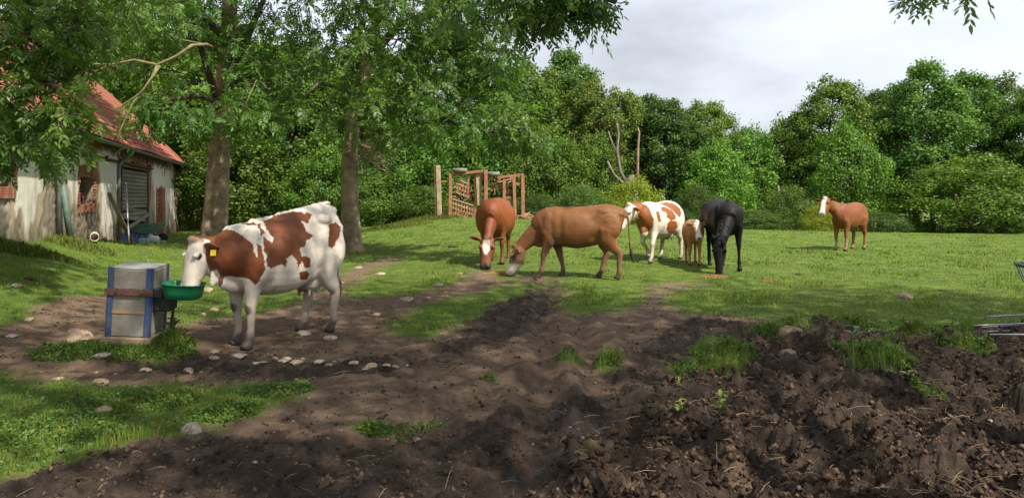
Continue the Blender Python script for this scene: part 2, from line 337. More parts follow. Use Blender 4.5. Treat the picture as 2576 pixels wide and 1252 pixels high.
tag(ground, 'muddy cattle yard running up into green pasture', kind='structure')

# ------------------------------------------------------------------ animals
def loft(mb, rings, n=20, ex=2.2, ext=None):
    """rings: (centre, half width, up, down, tangent-up reference) with the cross-section square to the path"""
    k = len(mb.v); cs = [Vector(r[0]) for r in rings]
    for i, r in enumerate(rings):
        t = (cs[min(i + 1, len(cs) - 1)] - cs[max(i - 1, 0)]).normalized()
        upr = Vector(r[4]) if len(r) > 4 else Vector((0, 0, 1))
        s = upr.cross(t).normalized(); up = t.cross(s)
        for j in range(n):
            a = 2 * math.pi * j / n; ca, sa = math.cos(a), math.sin(a)
            e_ = ex if sa < 0 else (ex if ext is None else ext); q = (abs(ca) ** e_ + abs(sa) ** e_) ** (-1 / e_)
            mb.v.append(tuple(cs[i] + s * ca * q * r[1] + up * sa * q * (r[2] if sa > 0 else r[3])))
    m = len(rings)
    for i in range(m - 1):
        for j in range(n):
            j2 = (j + 1) % n; mb.f.append((k + i * n + j, k + i * n + j2, k + (i + 1) * n + j2, k + (i + 1) * n + j))
    mb.f.append(tuple(k + j for j in range(n - 1, -1, -1))); mb.f.append(tuple(k + (m - 1) * n + j for j in range(n)))
def blob(mb, c, r, rot=(0, 0, 0), n=10):
    c = Vector(c); M = Euler(rot).to_matrix()
    def ax(t): return c + M @ Vector((t * r[0], 0, 0))
    rr = []
    for i in range(n + 1):
        t = -math.cos(math.pi * i / n) * .995; s = max(math.sqrt(1 - t * t), .06)
        rr.append((ax(t), r[1] * s, r[2] * s, r[2] * s, M @ Vector((0, 0, 1))))
    loft(mb, rr, 12, 2)
def limb(mb, pts, n=12):                           # pts: (x, y, z, radius[, fore-aft radius])
    rr = []
    for p in pts:
        rr.append((p[:3], p[3], p[4] if len(p) > 4 else p[3], p[4] if len(p) > 4 else p[3], (1, 0, .15)))
    loft(mb, rr, n, 2)
TORSO = [(-.86, 1.20, .98, .07), (-.82, 1.27, .88, .15), (-.72, 1.335, .76, .225), (-.55, 1.37, .66, .265), (-.38, 1.375, .60, .29), (-.15, 1.345, .53, .345), (.08, 1.325, .50, .365),
         (.30, 1.33, .515, .34), (.46, 1.355, .55, .29), (.58, 1.35, .585, .25), (.70, 1.28, .62, .20), (.79, 1.17, .68, .13), (.84, 1.06, .76, .07)]
def front_leg(y, dx=0.0, lift=0.0, fold=0.0):
    s = dx
    return [(.50, y * .72, .98, .10, .15), (.52 + s * .1, y * .95, .82, .085, .135), (.48 + s * .3, y, .66, .072, .098), (.49 + s * .55, y, .52, .056, .068), (.50 + s * .7 + fold * .1, y, .405 + lift * .3, .050, .055), (.49 + s * .75 - fold * .02, y, .35 + lift * .4, .040, .045),
            (.485 + s * .85 - fold * .3, y, .22 + lift * .9, .033, .036), (.49 + s * .93 - fold * .5, y, .125 + lift, .044, .047), (.515 + s - fold * .55, y, .07 + lift, .042, .045), (.535 + s - fold * .6, y, .035 + lift, .056, .062), (.545 + s - fold * .6, y, .0 + lift, .058, .068)]
def hind_leg(y, dx=0.0):
    s = dx
    return [(-.56, y * .75, 1.08, .12, .22), (-.54, y * 1.0, .88, .125, .21), (-.52 + s * .2, y * 1.05, .74, .10, .165), (-.60 + s * .45, y * 1.05, .60, .066, .10), (-.69 + s * .65, y, .49, .046, .068), (-.705 + s * .72, y, .44, .042, .058), (-.69 + s * .8, y, .34, .036, .045),
            (-.675 + s * .88, y, .22, .035, .040), (-.67 + s * .95, y, .125, .046, .050), (-.645 + s, y, .07, .043, .047), (-.625 + s, y, .035, .056, .062), (-.615 + s, y, .0, .058, .068)]
COW_HEAD = [(-.05, .06, .00, .09), (-.01, .10, .035, .13), (.05, .125, .055, .18), (.12, .130, .058, .205), (.19, .130, .05, .22), (.26, .112, .042, .205), (.33, .096, .032, .175), (.40, .090, .022, .15), (.46, .096, .012, .145), (.505, .096, .0, .13), (.535, .072, -.02, .09)]
HORSE_HEAD = [(-.05, .04, .0, .09), (.0, .07, .03, .13), (.08, .088, .045, .20), (.16, .095, .045, .235), (.24, .090, .04, .215), (.33, .072, .032, .165), (.43, .058, .024, .125), (.52, .056, .015, .115), (.575, .058, .0, .105), (.61, .042, -.02, .075)]
def build_body(name, spec, voxel=.014):
    """spec: torso, front (two lists), hind (two), neck [(x,y,z,hw,up,down)], poll, face dir, face up, head profile, ears, tail, udder, s (scale)"""
    mb = MB(); wf = spec.get('wf', 1.0)
    tr = spec.get('torso', TORSO)
    loft(mb, [((x, 0, (zt * .56 + zb * .44)), hw * wf, zt - (zt * .56 + zb * .44), (zt * .56 + zb * .44) - zb) for x, zt, zb, hw in tr], 32, 2.35, 1.9)
    for l in spec['front'] + spec['hind']: limb(mb, [(q[0], q[1], q[2], q[3] * (1.1 if q[2] > .14 else 1), q[4] * (1.12 if q[2] > .14 else 1)) for q in l])
    for s in (-1, 1):                              # shoulder blades, hip bones, thigh
        if not spec.get('horse'):
            blob(mb, (.50, s * .178 * wf, .98), (.14, .08, .27), (0, R(12), 0)); blob(mb, (-.46, s * .165 * wf, 1.225), (.16, .07, .08)); blob(mb, (-.78, s * .11, 1.19), (.08, .05, .06)); blob(mb, (-.60, s * .20 * wf, .96), (.20, .10, .26))
        else:
            blob(mb, (.48, s * .18 * wf, 1.08), (.15, .10, .30), (0, R(14), 0)); blob(mb, (-.58, s * .18 * wf, 1.12), (.24, .13, .30))
    if spec.get('bony'):                           # hook bones, tail head, sharp backbone
        for s in (-1, 1): blob(mb, (-.44, s * .215, 1.295), (.12, .06, .065))
        for x in np.arange(-.72, .36, .09): blob(mb, (x, 0, (1.36 + .10 * (-x) / .6 if x < 0 else 1.335 - .08 * x) - .004), (.06, .03, .022), n=6)
        blob(mb, (-.74, 0, 1.385), (.13, .07, .06))
    nk = spec['neck']; hp = spec.get('head', COW_HEAD)
    loft(mb, [(q[:3], q[3], q[4], q[5], q[6] if len(q) > 6 else spec.get('neck_up', (0, 0, 1))) for q in nk], 20, 2.1)
    po = Vector(spec['poll']); fx = Vector(spec['face']).normalized(); fu = Vector(spec['fup']); fu = (fu - fx * fu.dot(fx)).normalized(); fy = fu.cross(fx)
    hs = spec.get('hs', 1.0)
    def hpnt(t, y, z): return po + (fx * t + fy * y + fu * z) * hs
    loft(mb, [(hpnt(t, 0, (zu - zd) * .5 - 0), w * hs, (zu + zd) * .5 * hs, (zu + zd) * .5 * hs, fu) for t, w, zu, zd in hp], 20, 2.25)
    hl = hp[-1][0]
    for s in (-1, 1):
        blob(mb, hpnt(.16, s * .103, .012), (.05 * hs, .03 * hs, .03 * hs))          # brow ridge
        blob(mb, hpnt(hl - .045, s * .048, -.02), (.03 * hs, .028 * hs, .03 * hs))   # nostril wing
    if not spec.get('horse'): blob(mb, hpnt(.0, 0, .035), (.06 * hs, .07 * hs, .045 * hs))
    # ears: (root, tip) leaf-shaped, flattened across en
    for (r0, tip, en, wd) in spec['ears']:
        r0, tip = hpnt(*r0), hpnt(*tip); ax = tip - r0; en = (fx * en[0] + fy * en[1] + fu * en[2])
        rr = [(r0 + ax * t, .018 * hs * (1.0 if t < .9 else .6), wd * hs * k, wd * hs * k, en.cross(ax)) for t, k in ((0, .35), (.15, .55), (.35, .95), (.55, 1), (.75, .75), (.9, .42), (1, .15))]
        loft(mb, rr, 12, 2)
    if spec.get('udder'):
        blob(mb, (-.42, 0, .60), (.20, .15, .13)); 
        for a in (-.50, -.36):
            for s in (-1, 1): mb.tube([(a, s * .07, .54), (a, s * .075, .46), (a, s * .075, .425)], [.022, .017, .012], 8)
    if spec.get('dewlap'):
        for q in spec['dewlap']: blob(mb, *q)
    if spec.get('tail'):
        tl = spec['tail']; mb.tube([p[:3] for p in tl], [p[3] for p in tl], 10)
    me = mb.mesh(name + '_raw'); tmp = bpy.data.objects.new('tmp', me); col.objects.link(tmp)
    md = tmp.modifiers.new('r', 'REMESH'); md.mode = 'VOXEL'; md.voxel_size = voxel; md.use_smooth_shade = True
    sm = tmp.modifiers.new('s', 'SMOOTH'); sm.factor = .5; sm.iterations = int(round(.055 / voxel)) + 1
    dg = bpy.context.evaluated_depsgraph_get(); dg.update()
    res = bpy.data.meshes.new_from_object(tmp.evaluated_get(dg)); res.name = name
    bpy.data.objects.remove(tmp); bpy.data.meshes.remove(me)
    n = len(res.vertices); co = np.empty(n * 3, np.float32); res.vertices.foreach_get('co', co); co = co.reshape(-1, 3).astype(float)
    no = np.empty(n * 3, np.float32); res.vertices.foreach_get('normal', no); no = no.reshape(-1, 3)
    # muscle and hide unevenness
    d = .007 * fbm(co[:, 0] * 6, co[:, 1] * 6, co[:, 2] * 6, s=5, o=3)
    rib = sstep(-.25, -.1, co[:, 0]) * sstep(.4, .25, co[:, 0]) * sstep(.65, .8, co[:, 2]) * sstep(1.25, 1.1, co[:, 2])
    sd = sstep(.08, .18, np.abs(co[:, 1]))
    def dent(x, z, rx, rz, a): return a * sd * np.exp(-((co[:, 0] - x) / rx) ** 2 - ((co[:, 2] - z) / rz) ** 2)
    d = d + .008 * fbm(co[:, 0] * 3, co[:, 1] * 3, co[:, 2] * 3, s=15, o=2)
    if not spec.get('horse'): d = d + dent(-.30, 1.09, .11, .12, -.034) + dent(.31, .95, .06, .28, -.020) + dent(-.33, .74, .08, .10, -.022) + dent(.64, .90, .08, .10, .018) + dent(-.66, 1.08, .09, .13, -.014) + dent(.42, 1.24, .10, .05, .012) + dent(-.12, 1.22, .2, .05, -.010) + dent(.55, .62, .05, .08, -.012)
    else: d = d + dent(-.28, 1.15, .12, .16, -.022) + dent(.28, 1.05, .07, .3, -.018)
    d = d + rib * spec.get('rib', .0) * np.sin(co[:, 0] * 62 + co[:, 2] * 8)
    co = co + no * d[:, None]; res.vertices.foreach_set('co', co.astype(np.float32).ravel()); res.update()
    fr = dict(po=po, fx=fx, fy=fy, fu=fu, hs=hs, pnt=hpnt)
    q = co - np.array(po); hd = np.c_[q @ np.array(fx), q @ np.array(fy), q @ np.array(fu)] / hs
    return res, co, hd, fr
hide = mat('hide', rough=.52, attr=True, var=.12, scale=7, bump=.25, bscale=160, spec=.28)
hide_black = mat('hide_black', rough=.58, attr=True, var=.25, scale=5, bump=.2, bscale=160, spec=.2)
eye_m = mat('eye', (.012, .008, .006), .12, spec=.6); tag_m = mat('ear_tag_plastic', (.75, .52, .03), .5)
WHITE, RED, DIRTY = np.array((.66, .585, .49)), np.array((.17, .050, .016)), np.array((.30, .225, .155))
def mixc(c, m, k): return c * (1 - m[:, None]) + np.asarray(k) * m[:, None]
def ell(h, c, r): return np.sqrt((((h - np.array(c)) / np.array(r)) ** 2).sum(1))
def face_bits(c, h, ears_dark=None, muzzle=(.42, .27, .22), horse=False, L_=.535):
    for s in (-1, 1):
        c = mixc(c, sstep(1.15, .7, ell(h, (L_ - .012, s * .046, -.035), (.016, .018, .016))), (.02, .014, .012))
        c = mixc(c, sstep(1.3, .8, ell(h, (.165, s * .118, -.012), (.034, .05, .020))), (.035, .022, .016))
    c = mixc(c, sstep(1.2, .8, ell(h, (L_ - .03, 0, -.115), (.05, .06, .012))), (.06, .04, .035))
    return c
def hooves(c, co, mud=.16, k=(.035, .026, .022), kmud=.8):
    n = fbm(co[:, 0] * 14, co[:, 1] * 14, co[:, 2] * 9, s=31, o=3)
    c = mixc(c, sstep(.055, .045, co[:, 2]) * .9, (.06, .048, .04))
    return mixc(c, sstep(mud + .05, mud - .06, co[:, 2] + n * .07) * kmud, k)
def place(name, res, col_, loc, ang, sc, label, cat, fr, m=hide, tags=(), eyes=True, group=None):
    n = len(res.vertices); cv = np.empty(n * 3, np.float32); res.vertices.foreach_get('co', cv); cv = cv.reshape(-1, 3).astype(float)
    col_ = col_ * (1 + .10 * fbm(cv[:, 0] * 9, cv[:, 1] * 26, cv[:, 2] * 26, s=201, o=3) + .10 * fbm(cv[:, 0] * 2, cv[:, 1] * 2, cv[:, 2] * 2, s=211, o=3))[:, None]   # lie of the hair
    if m is hide: col_ = mixc(col_, np.clip(sstep(.12, .5, fbm(cv[:, 0] * 5, cv[:, 1] * 5, cv[:, 2] * 4, s=221, o=4)) * sstep(1.05, .35, cv[:, 2]) * .85, 0, 1), (.15, .105, .07))   # dried mud on legs and belly
    set_col(res, np.clip(col_, 0, 1))
    o = obj(name, res, m, None, loc, (0, 0, ang), (sc,) * 3); tag(o, label, cat, group)
    if eyes:
        for s in (-1, 1):
            mb = MB(); blob(mb, fr['pnt'](.165, s * .112, -.010), (.021 * fr['hs'],) * 3, n=8); obj('eye', mb.mesh('eye', True), eye_m, o)
    no = np.empty(n * 3, np.float32); res.vertices.foreach_get('normal', no); no = no.reshape(-1, 3).astype(float)   # short coat hair lying back along the body
    r5 = np.random.default_rng(n); ii = r5.choice(n, min(n, 40000 if loc[1] < 10 else 14000), replace=False); ii = ii[cv[ii, 2] > .1]; b0, nn_ = cv[ii] + r5.normal(0, .004, (len(ii), 3)), no[ii]
    fl = np.array((-1.0, 0, -.55)) + r5.normal(0, .35, (len(ii), 3)); fl = fl - nn_ * (fl * nn_).sum(1)[:, None]; fl /= np.linalg.norm(fl, axis=1)[:, None] + 1e-6; hl_ = r5.uniform(.006, .014, (len(ii), 1)); sv = np.cross(nn_, fl) * .0022
    hv = np.stack([b0 - sv, b0 + sv, b0 + fl * hl_ + nn_ * hl_ * r5.uniform(.08, .3, (len(ii), 1))], 1).reshape(-1, 3); hc = np.repeat(np.clip(col_[ii] * r5.uniform(.78, 1.22, (len(ii), 1)), 0, 1), 3, 0)
    obj('hair', raw_mesh('hair', hv, np.arange(len(hv)).reshape(-1, 3), hc), m, o)['kind'] = 'stuff'
    for p, d, up in tags:
        p = fr['pnt'](*p); mb = MB(); mb.box((0, 0, 0), (.055, .008, .062)); mb.tube([(0, -.012, .02), (0, .012, .02)], .008, 8)
        me = mb.mesh('ear_tag', bevel=.002); t = obj('ear_tag', me, tag_m, o, p); t.rotation_euler = (d[0], d[1], d[2])
    return o
def world_of(co, loc, ang, sc):
    c, s = math.cos(ang), math.sin(ang); q = co * sc
    return np.c_[q[:, 0] * c - q[:, 1] * s + loc[0], q[:, 0] * s + q[:, 1] * c + loc[1], q[:, 2] + loc[2]]
def patches(co, loc, ang, sc, polys, side, jit=.016):
    """outlines of the coat patches, carried from the photographed flank onto the hide, mirrored loosely to the far flank"""
    q = co.copy(); far = q[:, 1] * side < 0
    q[far, 1] *= -1; q[far, 0] += .09 * noise(q[far, 0] * 4, q[far, 2] * 4, s=77) + .1
    wj = np.c_[fbm(q[:, 0] * 22, q[:, 1] * 22, q[:, 2] * 22, s=81, o=3), fbm(q[:, 0] * 22, q[:, 1] * 22, q[:, 2] * 22, s=85, o=3), fbm(q[:, 0] * 22, q[:, 1] * 22, q[:, 2] * 22, s=89, o=3)]
    u, v = proj(world_of(q + wj * jit, loc, ang, sc)); r = np.zeros(len(co), bool)
    for p in polys: r |= inpoly(u, v, p)
    return r.astype(float)
EARS = [((.03, s * .10, -.01), (-.01, s * .30, -.06), (.9, 0, .35), .058) for s in (1, -1)]

# ---- red and white cow drinking
def cow_drinking():
    loc = (-2.65, 8.78, 0); ang = R(-120); sc = 1.05
    loc = (loc[0], loc[1], -.015)
    sp = dict(front=[front_leg(.15, .05), front_leg(-.15, -.06)], hind=[hind_leg(.16, .02), hind_leg(-.16, .16)], udder=True, wf=.97, bony=True,
              torso=[(x, zt + (.10 * (-x) / .6 if x < 0 else -.15 * x), zb + (.02 if x < -.2 else 0), hw) for x, zt, zb, hw in TORSO], hs=.98,
              neck=[(.38, 0, .93, .20, .27, .30), (.60, -.02, .94, .165, .24, .29), (.73, -.08, .96, .13, .20, .25), (.82, -.14, 1.01, .11, .155, .19), (.87, -.18, 1.04, .095, .115, .13)],
              poll=(.90, -.20, 1.115), face=(.25, -.05, -.83), fup=(.88, -.12, .32), ears=[((.045, s * .10, -.03), (.035, s * .30, -.085), (.9, 0, .45), .062) for s in (1, -1)],
              dewlap=[((.62, 0, .66), (.15, .075, .09), (0, R(-12), 0)), ((.80, -.04, .80), (.055, .026, .17), (0, R(-20), 0)), ((.72, 0, .70), (.09, .05, .09), (0, R(-30), 0))],
              tail=[(-.83, 0, 1.24, .035), (-.88, 0, 1.18, .032), (-.90, .01, 1.0, .024), (-.895, .02, .8, .02), (-.89, .03, .64, .018), (-.89, .03, .55, .035), (-.89, .035, .42, .03), (-.89, .04, .36, .012)])
    res, co, h, fr = build_body('cow_drinking', sp, .0125)
    T = lambda pts: [(223.6 + .3573 * x, 479.2 + .3573 * y) for x, y in pts]
    polys = [T(p) for p in ([(740, 380), (830, 325), (930, 285), (1000, 280), (1060, 300), (1110, 340), (1150, 370), (1165, 440), (1190, 470), (1180, 370), (1210, 390), (1240, 500), (1235, 560), (1200, 640), (1170, 670), (1120, 620), (1060, 605), (950, 600), (925, 700), (900, 715), (870, 650), (850, 600), (810, 520), (780, 440)],
        [(1185, 240), (1205, 235), (1240, 300), (1215, 310)],
        [(1040, 225), (1160, 222), (1180, 244), (1080, 238)],
        [(1220, 215), (1300, 180), (1440, 145), (1570, 165), (1545, 230), (1500, 220), (1530, 290), (1580, 320), (1530, 350), (1520, 390), (1480, 410), (1500, 460), (1560, 470), (1565, 545), (1520, 540), (1500, 500), (1470, 555), (1465, 500), (1430, 450), (1395, 480), (1390, 540), (1350, 520), (1280, 550), (1255, 530), (1250, 470), (1230, 420), (1225, 320), (1290, 370), (1300, 340), (1260, 290), (1240, 240)],
        [(1690, 235), (1740, 225), (1775, 260), (1765, 320), (1745, 350), (1710, 410), (1690, 390), (1685, 330)], [(1480, 580), (1530, 560), (1555, 590), (1530, 630), (1490, 630)])]
    red = patches(co, loc, ang, sc, polys, 1)
    c = np.tile(WHITE, (len(co), 1)) * (1 + .06 * fbm(co[:, 0] * 5, co[:, 1] * 5, co[:, 2] * 5, s=2))[:, None]
    c = mixc(c, sstep(.62, .3, co[:, 2]) * .45, DIRTY); c = mixc(c, sstep(.72, .5, co[:, 2]) * sstep(.35, .1, np.abs(co[:, 1])) * .35, DIRTY)
    hd = (h[:, 0] > -.02) & (h[:, 0] < .6) & (h[:, 2] > -.24) & (np.abs(h[:, 1]) < .135)
    neckr = (h[:, 0] < .07) & (co[:, 0] > .70) & (co[:, 2] > .80) & ~hd
    red = np.where(neckr, 1, red); red = np.where((np.abs(h[:, 1]) > .118) & (np.abs(h[:, 0]) < .12) & ((h ** 2).sum(1) < .16), 1, red)
    red = np.where(hd, 0, red); red = np.where(co[:, 2] < .56, 0, red)
    c = mixc(c, red, RED); c = mixc(c, red * sstep(1.0, .7, co[:, 2]) * .35, RED * .45)  # shade on the lower flank painted into the red coat
    c = mixc(c, sstep(.06, .0, h[:, 0]) * (h[:, 2] > -.02) * (np.abs(h[:, 1]) < .12) * (h[:, 0] > -.1) * .8, RED * .8)
    for s, x in ((1, .05), (-1, -.06)):            # dirt-dark knees
        c = mixc(c, sstep(1.2, .7, ell(co, (.545 + x * .7, s * .15, .40), (.045, .05, .055))) * .8, (.05, .035, .028))
    c = mixc(c, sstep(.45, .53, h[:, 0]) * hd * .6, (.50, .37, .32))
    c = face_bits(c, h); c = hooves(c, co, .15, kmud=.92)
    c = mixc(c, sstep(.66, .5, co[:, 2]) * (co[:, 0] < -.86), (.16, .1, .07))
    place('cow', res, c, loc, ang, sc, 'red and white cow with white face drinking from the green bowl', 'cow', fr,
          tags=[((.10, .235, -.075), (R(10), 0, R(-60)), 0)], group='cattle in the pasture')
cow_drinking()
# ---- chestnut cow facing us, grazing
def grazing_neck(y0=0.0, nx=1.02, nz=.52):
    return [(.40, 0, .98, .18, .28, .28), (.60, y0 * .2, .92, .15, .23, .27), (.78, y0 * .5, .80, .115, .17, .21), (.93, y0 * .8, .67, .095, .13, .16), (nx, y0, nz + .03, .085, .10, .12)]
def cow_chestnut():
    p = P(1246, 676, 16.7); loc = (p.x, 17.35, gz(p.x, 17.35)); ang = R(-96); sc = 1.06
    sp = dict(front=[front_leg(.19, .02), front_leg(-.19, -.06)], hind=[hind_leg(.19, .0), hind_leg(-.19, .10)], udder=True, wf=1.17, neck=grazing_neck(-.03),
              poll=(1.03, -.04, .56), face=(.40, -.03, -.88), fup=(.88, 0, .42), hs=1.2, ears=[((.035, s * .10, -.01), (-.005, s * .30, .0), (.95, 0, .2), .058) for s in (1, -1)], neck_up=(.5, 0, .8),
              tail=[(-.83, 0, 1.24, .035), (-.89, 0, 1.1, .026), (-.90, 0, .8, .02), (-.9, 0, .55, .035), (-.9, 0, .38, .012)])
    res, co, h, fr = build_body('cow_chestnut', sp, .018)
    c = np.tile(np.array((.215, .060, .014)), (len(co), 1)) * (1 + .15 * fbm(co[:, 0] * 3, co[:, 1] * 3, co[:, 2] * 3, s=2))[:, None]
    c = mixc(c, sstep(.11, .02, np.abs(co[:, 1] + .02)) * sstep(.95, 1.2, co[:, 2]) * .55, (.15, .042, .016)); c = mixc(c, sstep(.7, .95, co[:, 0]) * .7, (.19, .052, .024))
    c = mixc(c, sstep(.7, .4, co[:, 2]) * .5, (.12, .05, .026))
    wb = ell(h, (.16, 0, .06), (.15, .062, .08)); c = mixc(c, sstep(1.1, .9, wb + .18 * fbm(h[:, 0] * 18, h[:, 1] * 18, s=4, o=2)) * (h[:, 2] > -.05), WHITE * 1.05)
    c = mixc(c, sstep(1.2, .8, ell(h, (.13, .03, .06), (.022, .014, .06))), (.16, .05, .02))
    c = mixc(c, sstep(.47, .53, h[:, 0]) * (h[:, 0] < .6) * .7, (.40, .25, .21))
    c = face_bits(c, h); c = hooves(c, co, .08)
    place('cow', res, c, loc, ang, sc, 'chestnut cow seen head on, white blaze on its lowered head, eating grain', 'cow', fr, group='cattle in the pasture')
cow_chestnut()
# ---- tan brown cow in profile, grazing
def cow_brown():
    p = P(1454, 706, 14.9); loc = (p.x, 14.9, gz(p.x, 14.9)); ang = R(172); sc = 1.035
    sp = dict(front=[front_leg(.14, .20), front_leg(-.14, -.22)], hind=[hind_leg(.15, -.10), hind_leg(-.15, .24)], udder=False, wf=.9,
              torso=[(-.86, 1.18, .98, .07), (-.82, 1.28, .88, .15), (-.72, 1.35, .78, .22), (-.55, 1.385, .69, .26), (-.38, 1.37, .64, .28), (-.15, 1.335, .58, .32), (.02, 1.325, .55, .335),
                     (.22, 1.325, .58, .32), (.42, 1.335, .61, .28), (.56, 1.32, .62, .24), (.69, 1.23, .64, .19), (.79, 1.10, .69, .13), (.84, 1.0, .76, .07)],
              neck=[(.42, 0, 1.02, .17, .27, .28), (.62, .0, .94, .14, .22, .25), (.84, .0, .80, .10, .17, .18), (1.02, .0, .64, .085, .125, .14), (1.12, 0, .53, .08, .095, .11)],
              poll=(1.15, 0, .565), face=(.36, .03, -.88), fup=(.88, 0, .38), hs=1.08, ears=[((.035, s * .10, -.02), (.06, s * .245, -.10), (.6, 0, .8), .055) for s in (1, -1)], neck_up=(.6, 0, .8),
              dewlap=[((.72, 0, .68), (.13, .05, .12), (0, R(30), 0))],
              tail=[(-.80, 0, 1.28, .04), (-.87, 0, 1.24, .032), (-.925, .01, 1.1, .026), (-.945, .02, .9, .02), (-.955, .03, .7, .018), (-.97, .03, .58, .022), (-.99, .03, .44, .034), (-1.02, .03, .33, .026), (-1.04, .03, .27, .01)])
    res, co, h, fr = build_body('cow_brown', sp, .0155)
    c = np.tile(np.array((.19, .078, .026)), (len(co), 1)) * (1 + .16 * fbm(co[:, 0] * 2.5, co[:, 1] * 2.5, co[:, 2] * 2.5, s=2))[:, None]
    c = mixc(c, sstep(.75, .58, co[:, 2]) * (np.abs(co[:, 1]) < .22) * (co[:, 0] < .6) * (co[:, 0] > -.35) * .6, (.055, .026, .015))  # shade under the belly painted into the coat
    c = mixc(c, sstep(.60, .3, co[:, 2]) * (co[:, 0] < .75) * .55, (.20, .13, .09))
    c = mixc(c, sstep(.05, .16, h[:, 0]) * (h[:, 0] < .6) * (np.abs(h[:, 1]) < .14) * (h[:, 2] > -.26) * .55, (.27, .185, .125))
    c = mixc(c, sstep(.27, .34, h[:, 0] - h[:, 2] * .3) * (h[:, 0] < .6) * (np.abs(h[:, 1]) < .14) * (h[:, 2] > -.2), WHITE * .95)
    c = mixc(c, sstep(1.3, .6, ell(h, (.17, .11, -.03), (.075, .06, .05))) * .7, (.05, .028, .018))
    c = mixc(c, sstep(.62, .5, co[:, 2]) * (co[:, 0] < -.93), (.03, .02, .015))
    c = face_bits(c, h); c = hooves(c, co, .12)
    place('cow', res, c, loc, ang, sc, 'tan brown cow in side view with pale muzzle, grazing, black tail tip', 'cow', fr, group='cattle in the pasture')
cow_brown()
# ---- red and white cow walking behind it
def cow_walking():
    p = P(1660, 660, 18.2); loc = (p.x, 18.3, gz(p.x, 18.3)); ang = R(-128); sc = 1.04
    sp = dict(front=[front_leg(.17, .22), front_leg(-.17, -.10, .10, .38)], hind=[hind_leg(.17, -.12), hind_leg(-.17, .26)], udder=True, wf=1.08,
              neck=[(.38, 0, 1.02, .20, .30, .30), (.60, -.03, 1.09, .16, .23, .27), (.76, -.09, 1.15, .12, .18, .22), (.88, -.17, 1.20, .10, .14, .17), (.95, -.24, 1.23, .085, .10, .11)],
              poll=(.945, -.22, 1.275), hs=1.1, face=(.40, -.30, -.78), fup=(.78, -.30, .50), ears=[((.035, s * .10, -.02), (.03, s * .28, -.09), (.9, 0, .45), .058) for s in (1, -1)],
              dewlap=[((.70, 0, .70), (.14, .08, .14), (0, R(-20), 0))],
              tail=[(-.83, 0, 1.24, .035), (-.89, .02, 1.1, .026), (-.88, .06, .8, .02), (-.86, .08, .58, .03), (-.84, .09, .42, .034), (-.83, .1, .32, .012)])
    res, co, h, fr = build_body('cow_walking', sp, .018)
    T = lambda pts: [(1533.3 + .1939 * x, 479.2 + .1939 * y) for x, y in pts]
    polys = [T(q) for q in ([(285, 170), (400, 170), (470, 205), (530, 290), (575, 370), (560, 470), (520, 530), (440, 550), (360, 560), (330, 480), (310, 400), (290, 300)],
        [(655, 215), (720, 210), (800, 250), (860, 320), (850, 380), (790, 380), (740, 350), (740, 290), (690, 270)], [(640, 160), (760, 150), (860, 180), (930, 260), (920, 350), (870, 310), (850, 290), (780, 230)],
        [(600, 270), (640, 270), (675, 410), (630, 410)], [(750, 420), (800, 385), (870, 400), (880, 470), (840, 540), (770, 560), (735, 500)])]
    red = patches(co, loc, ang, sc, polys, 1)
    c = np.tile(WHITE, (len(co), 1)); c = mixc(c, sstep(.62, .3, co[:, 2]) * .4, DIRTY)
    hd = (h[:, 0] > -.02) & (h[:, 0] < .6) & (h[:, 2] > -.24) & (np.abs(h[:, 1]) < .135)
    red = np.where((h[:, 0] < .06) & (co[:, 0] > .74) & (co[:, 2] > .95) & ~hd, 1, red); red = np.where((np.abs(h[:, 1]) > .118) & (np.abs(h[:, 0]) < .12) & ((h ** 2).sum(1) < .16), 1, red); red = np.where(hd, 0, red)
    red = np.where(co[:, 2] < .5, 0, red)
    c = mixc(c, red, np.array((.26, .082, .021))); c = mixc(c, sstep(.45, .53, h[:, 0]) * hd * .6, (.52, .33, .28))
    c = mixc(c, sstep(.7, .6, co[:, 2]) * (co[:, 0] < -.82) * (co[:, 2] > .25) * (np.abs(co[:, 1]) < .14), (.10, .06, .04))
    c = face_bits(c, h); c = hooves(c, co, .12, kmud=.6)
    place('cow', res, c, loc, ang, sc, 'red and white cow walking with one foreleg raised and yellow ear tag', 'cow', fr, tags=[((.06, .21, -.095), (R(10), 0, R(-60)), 0)], group='cattle in the pasture')
cow_walking()
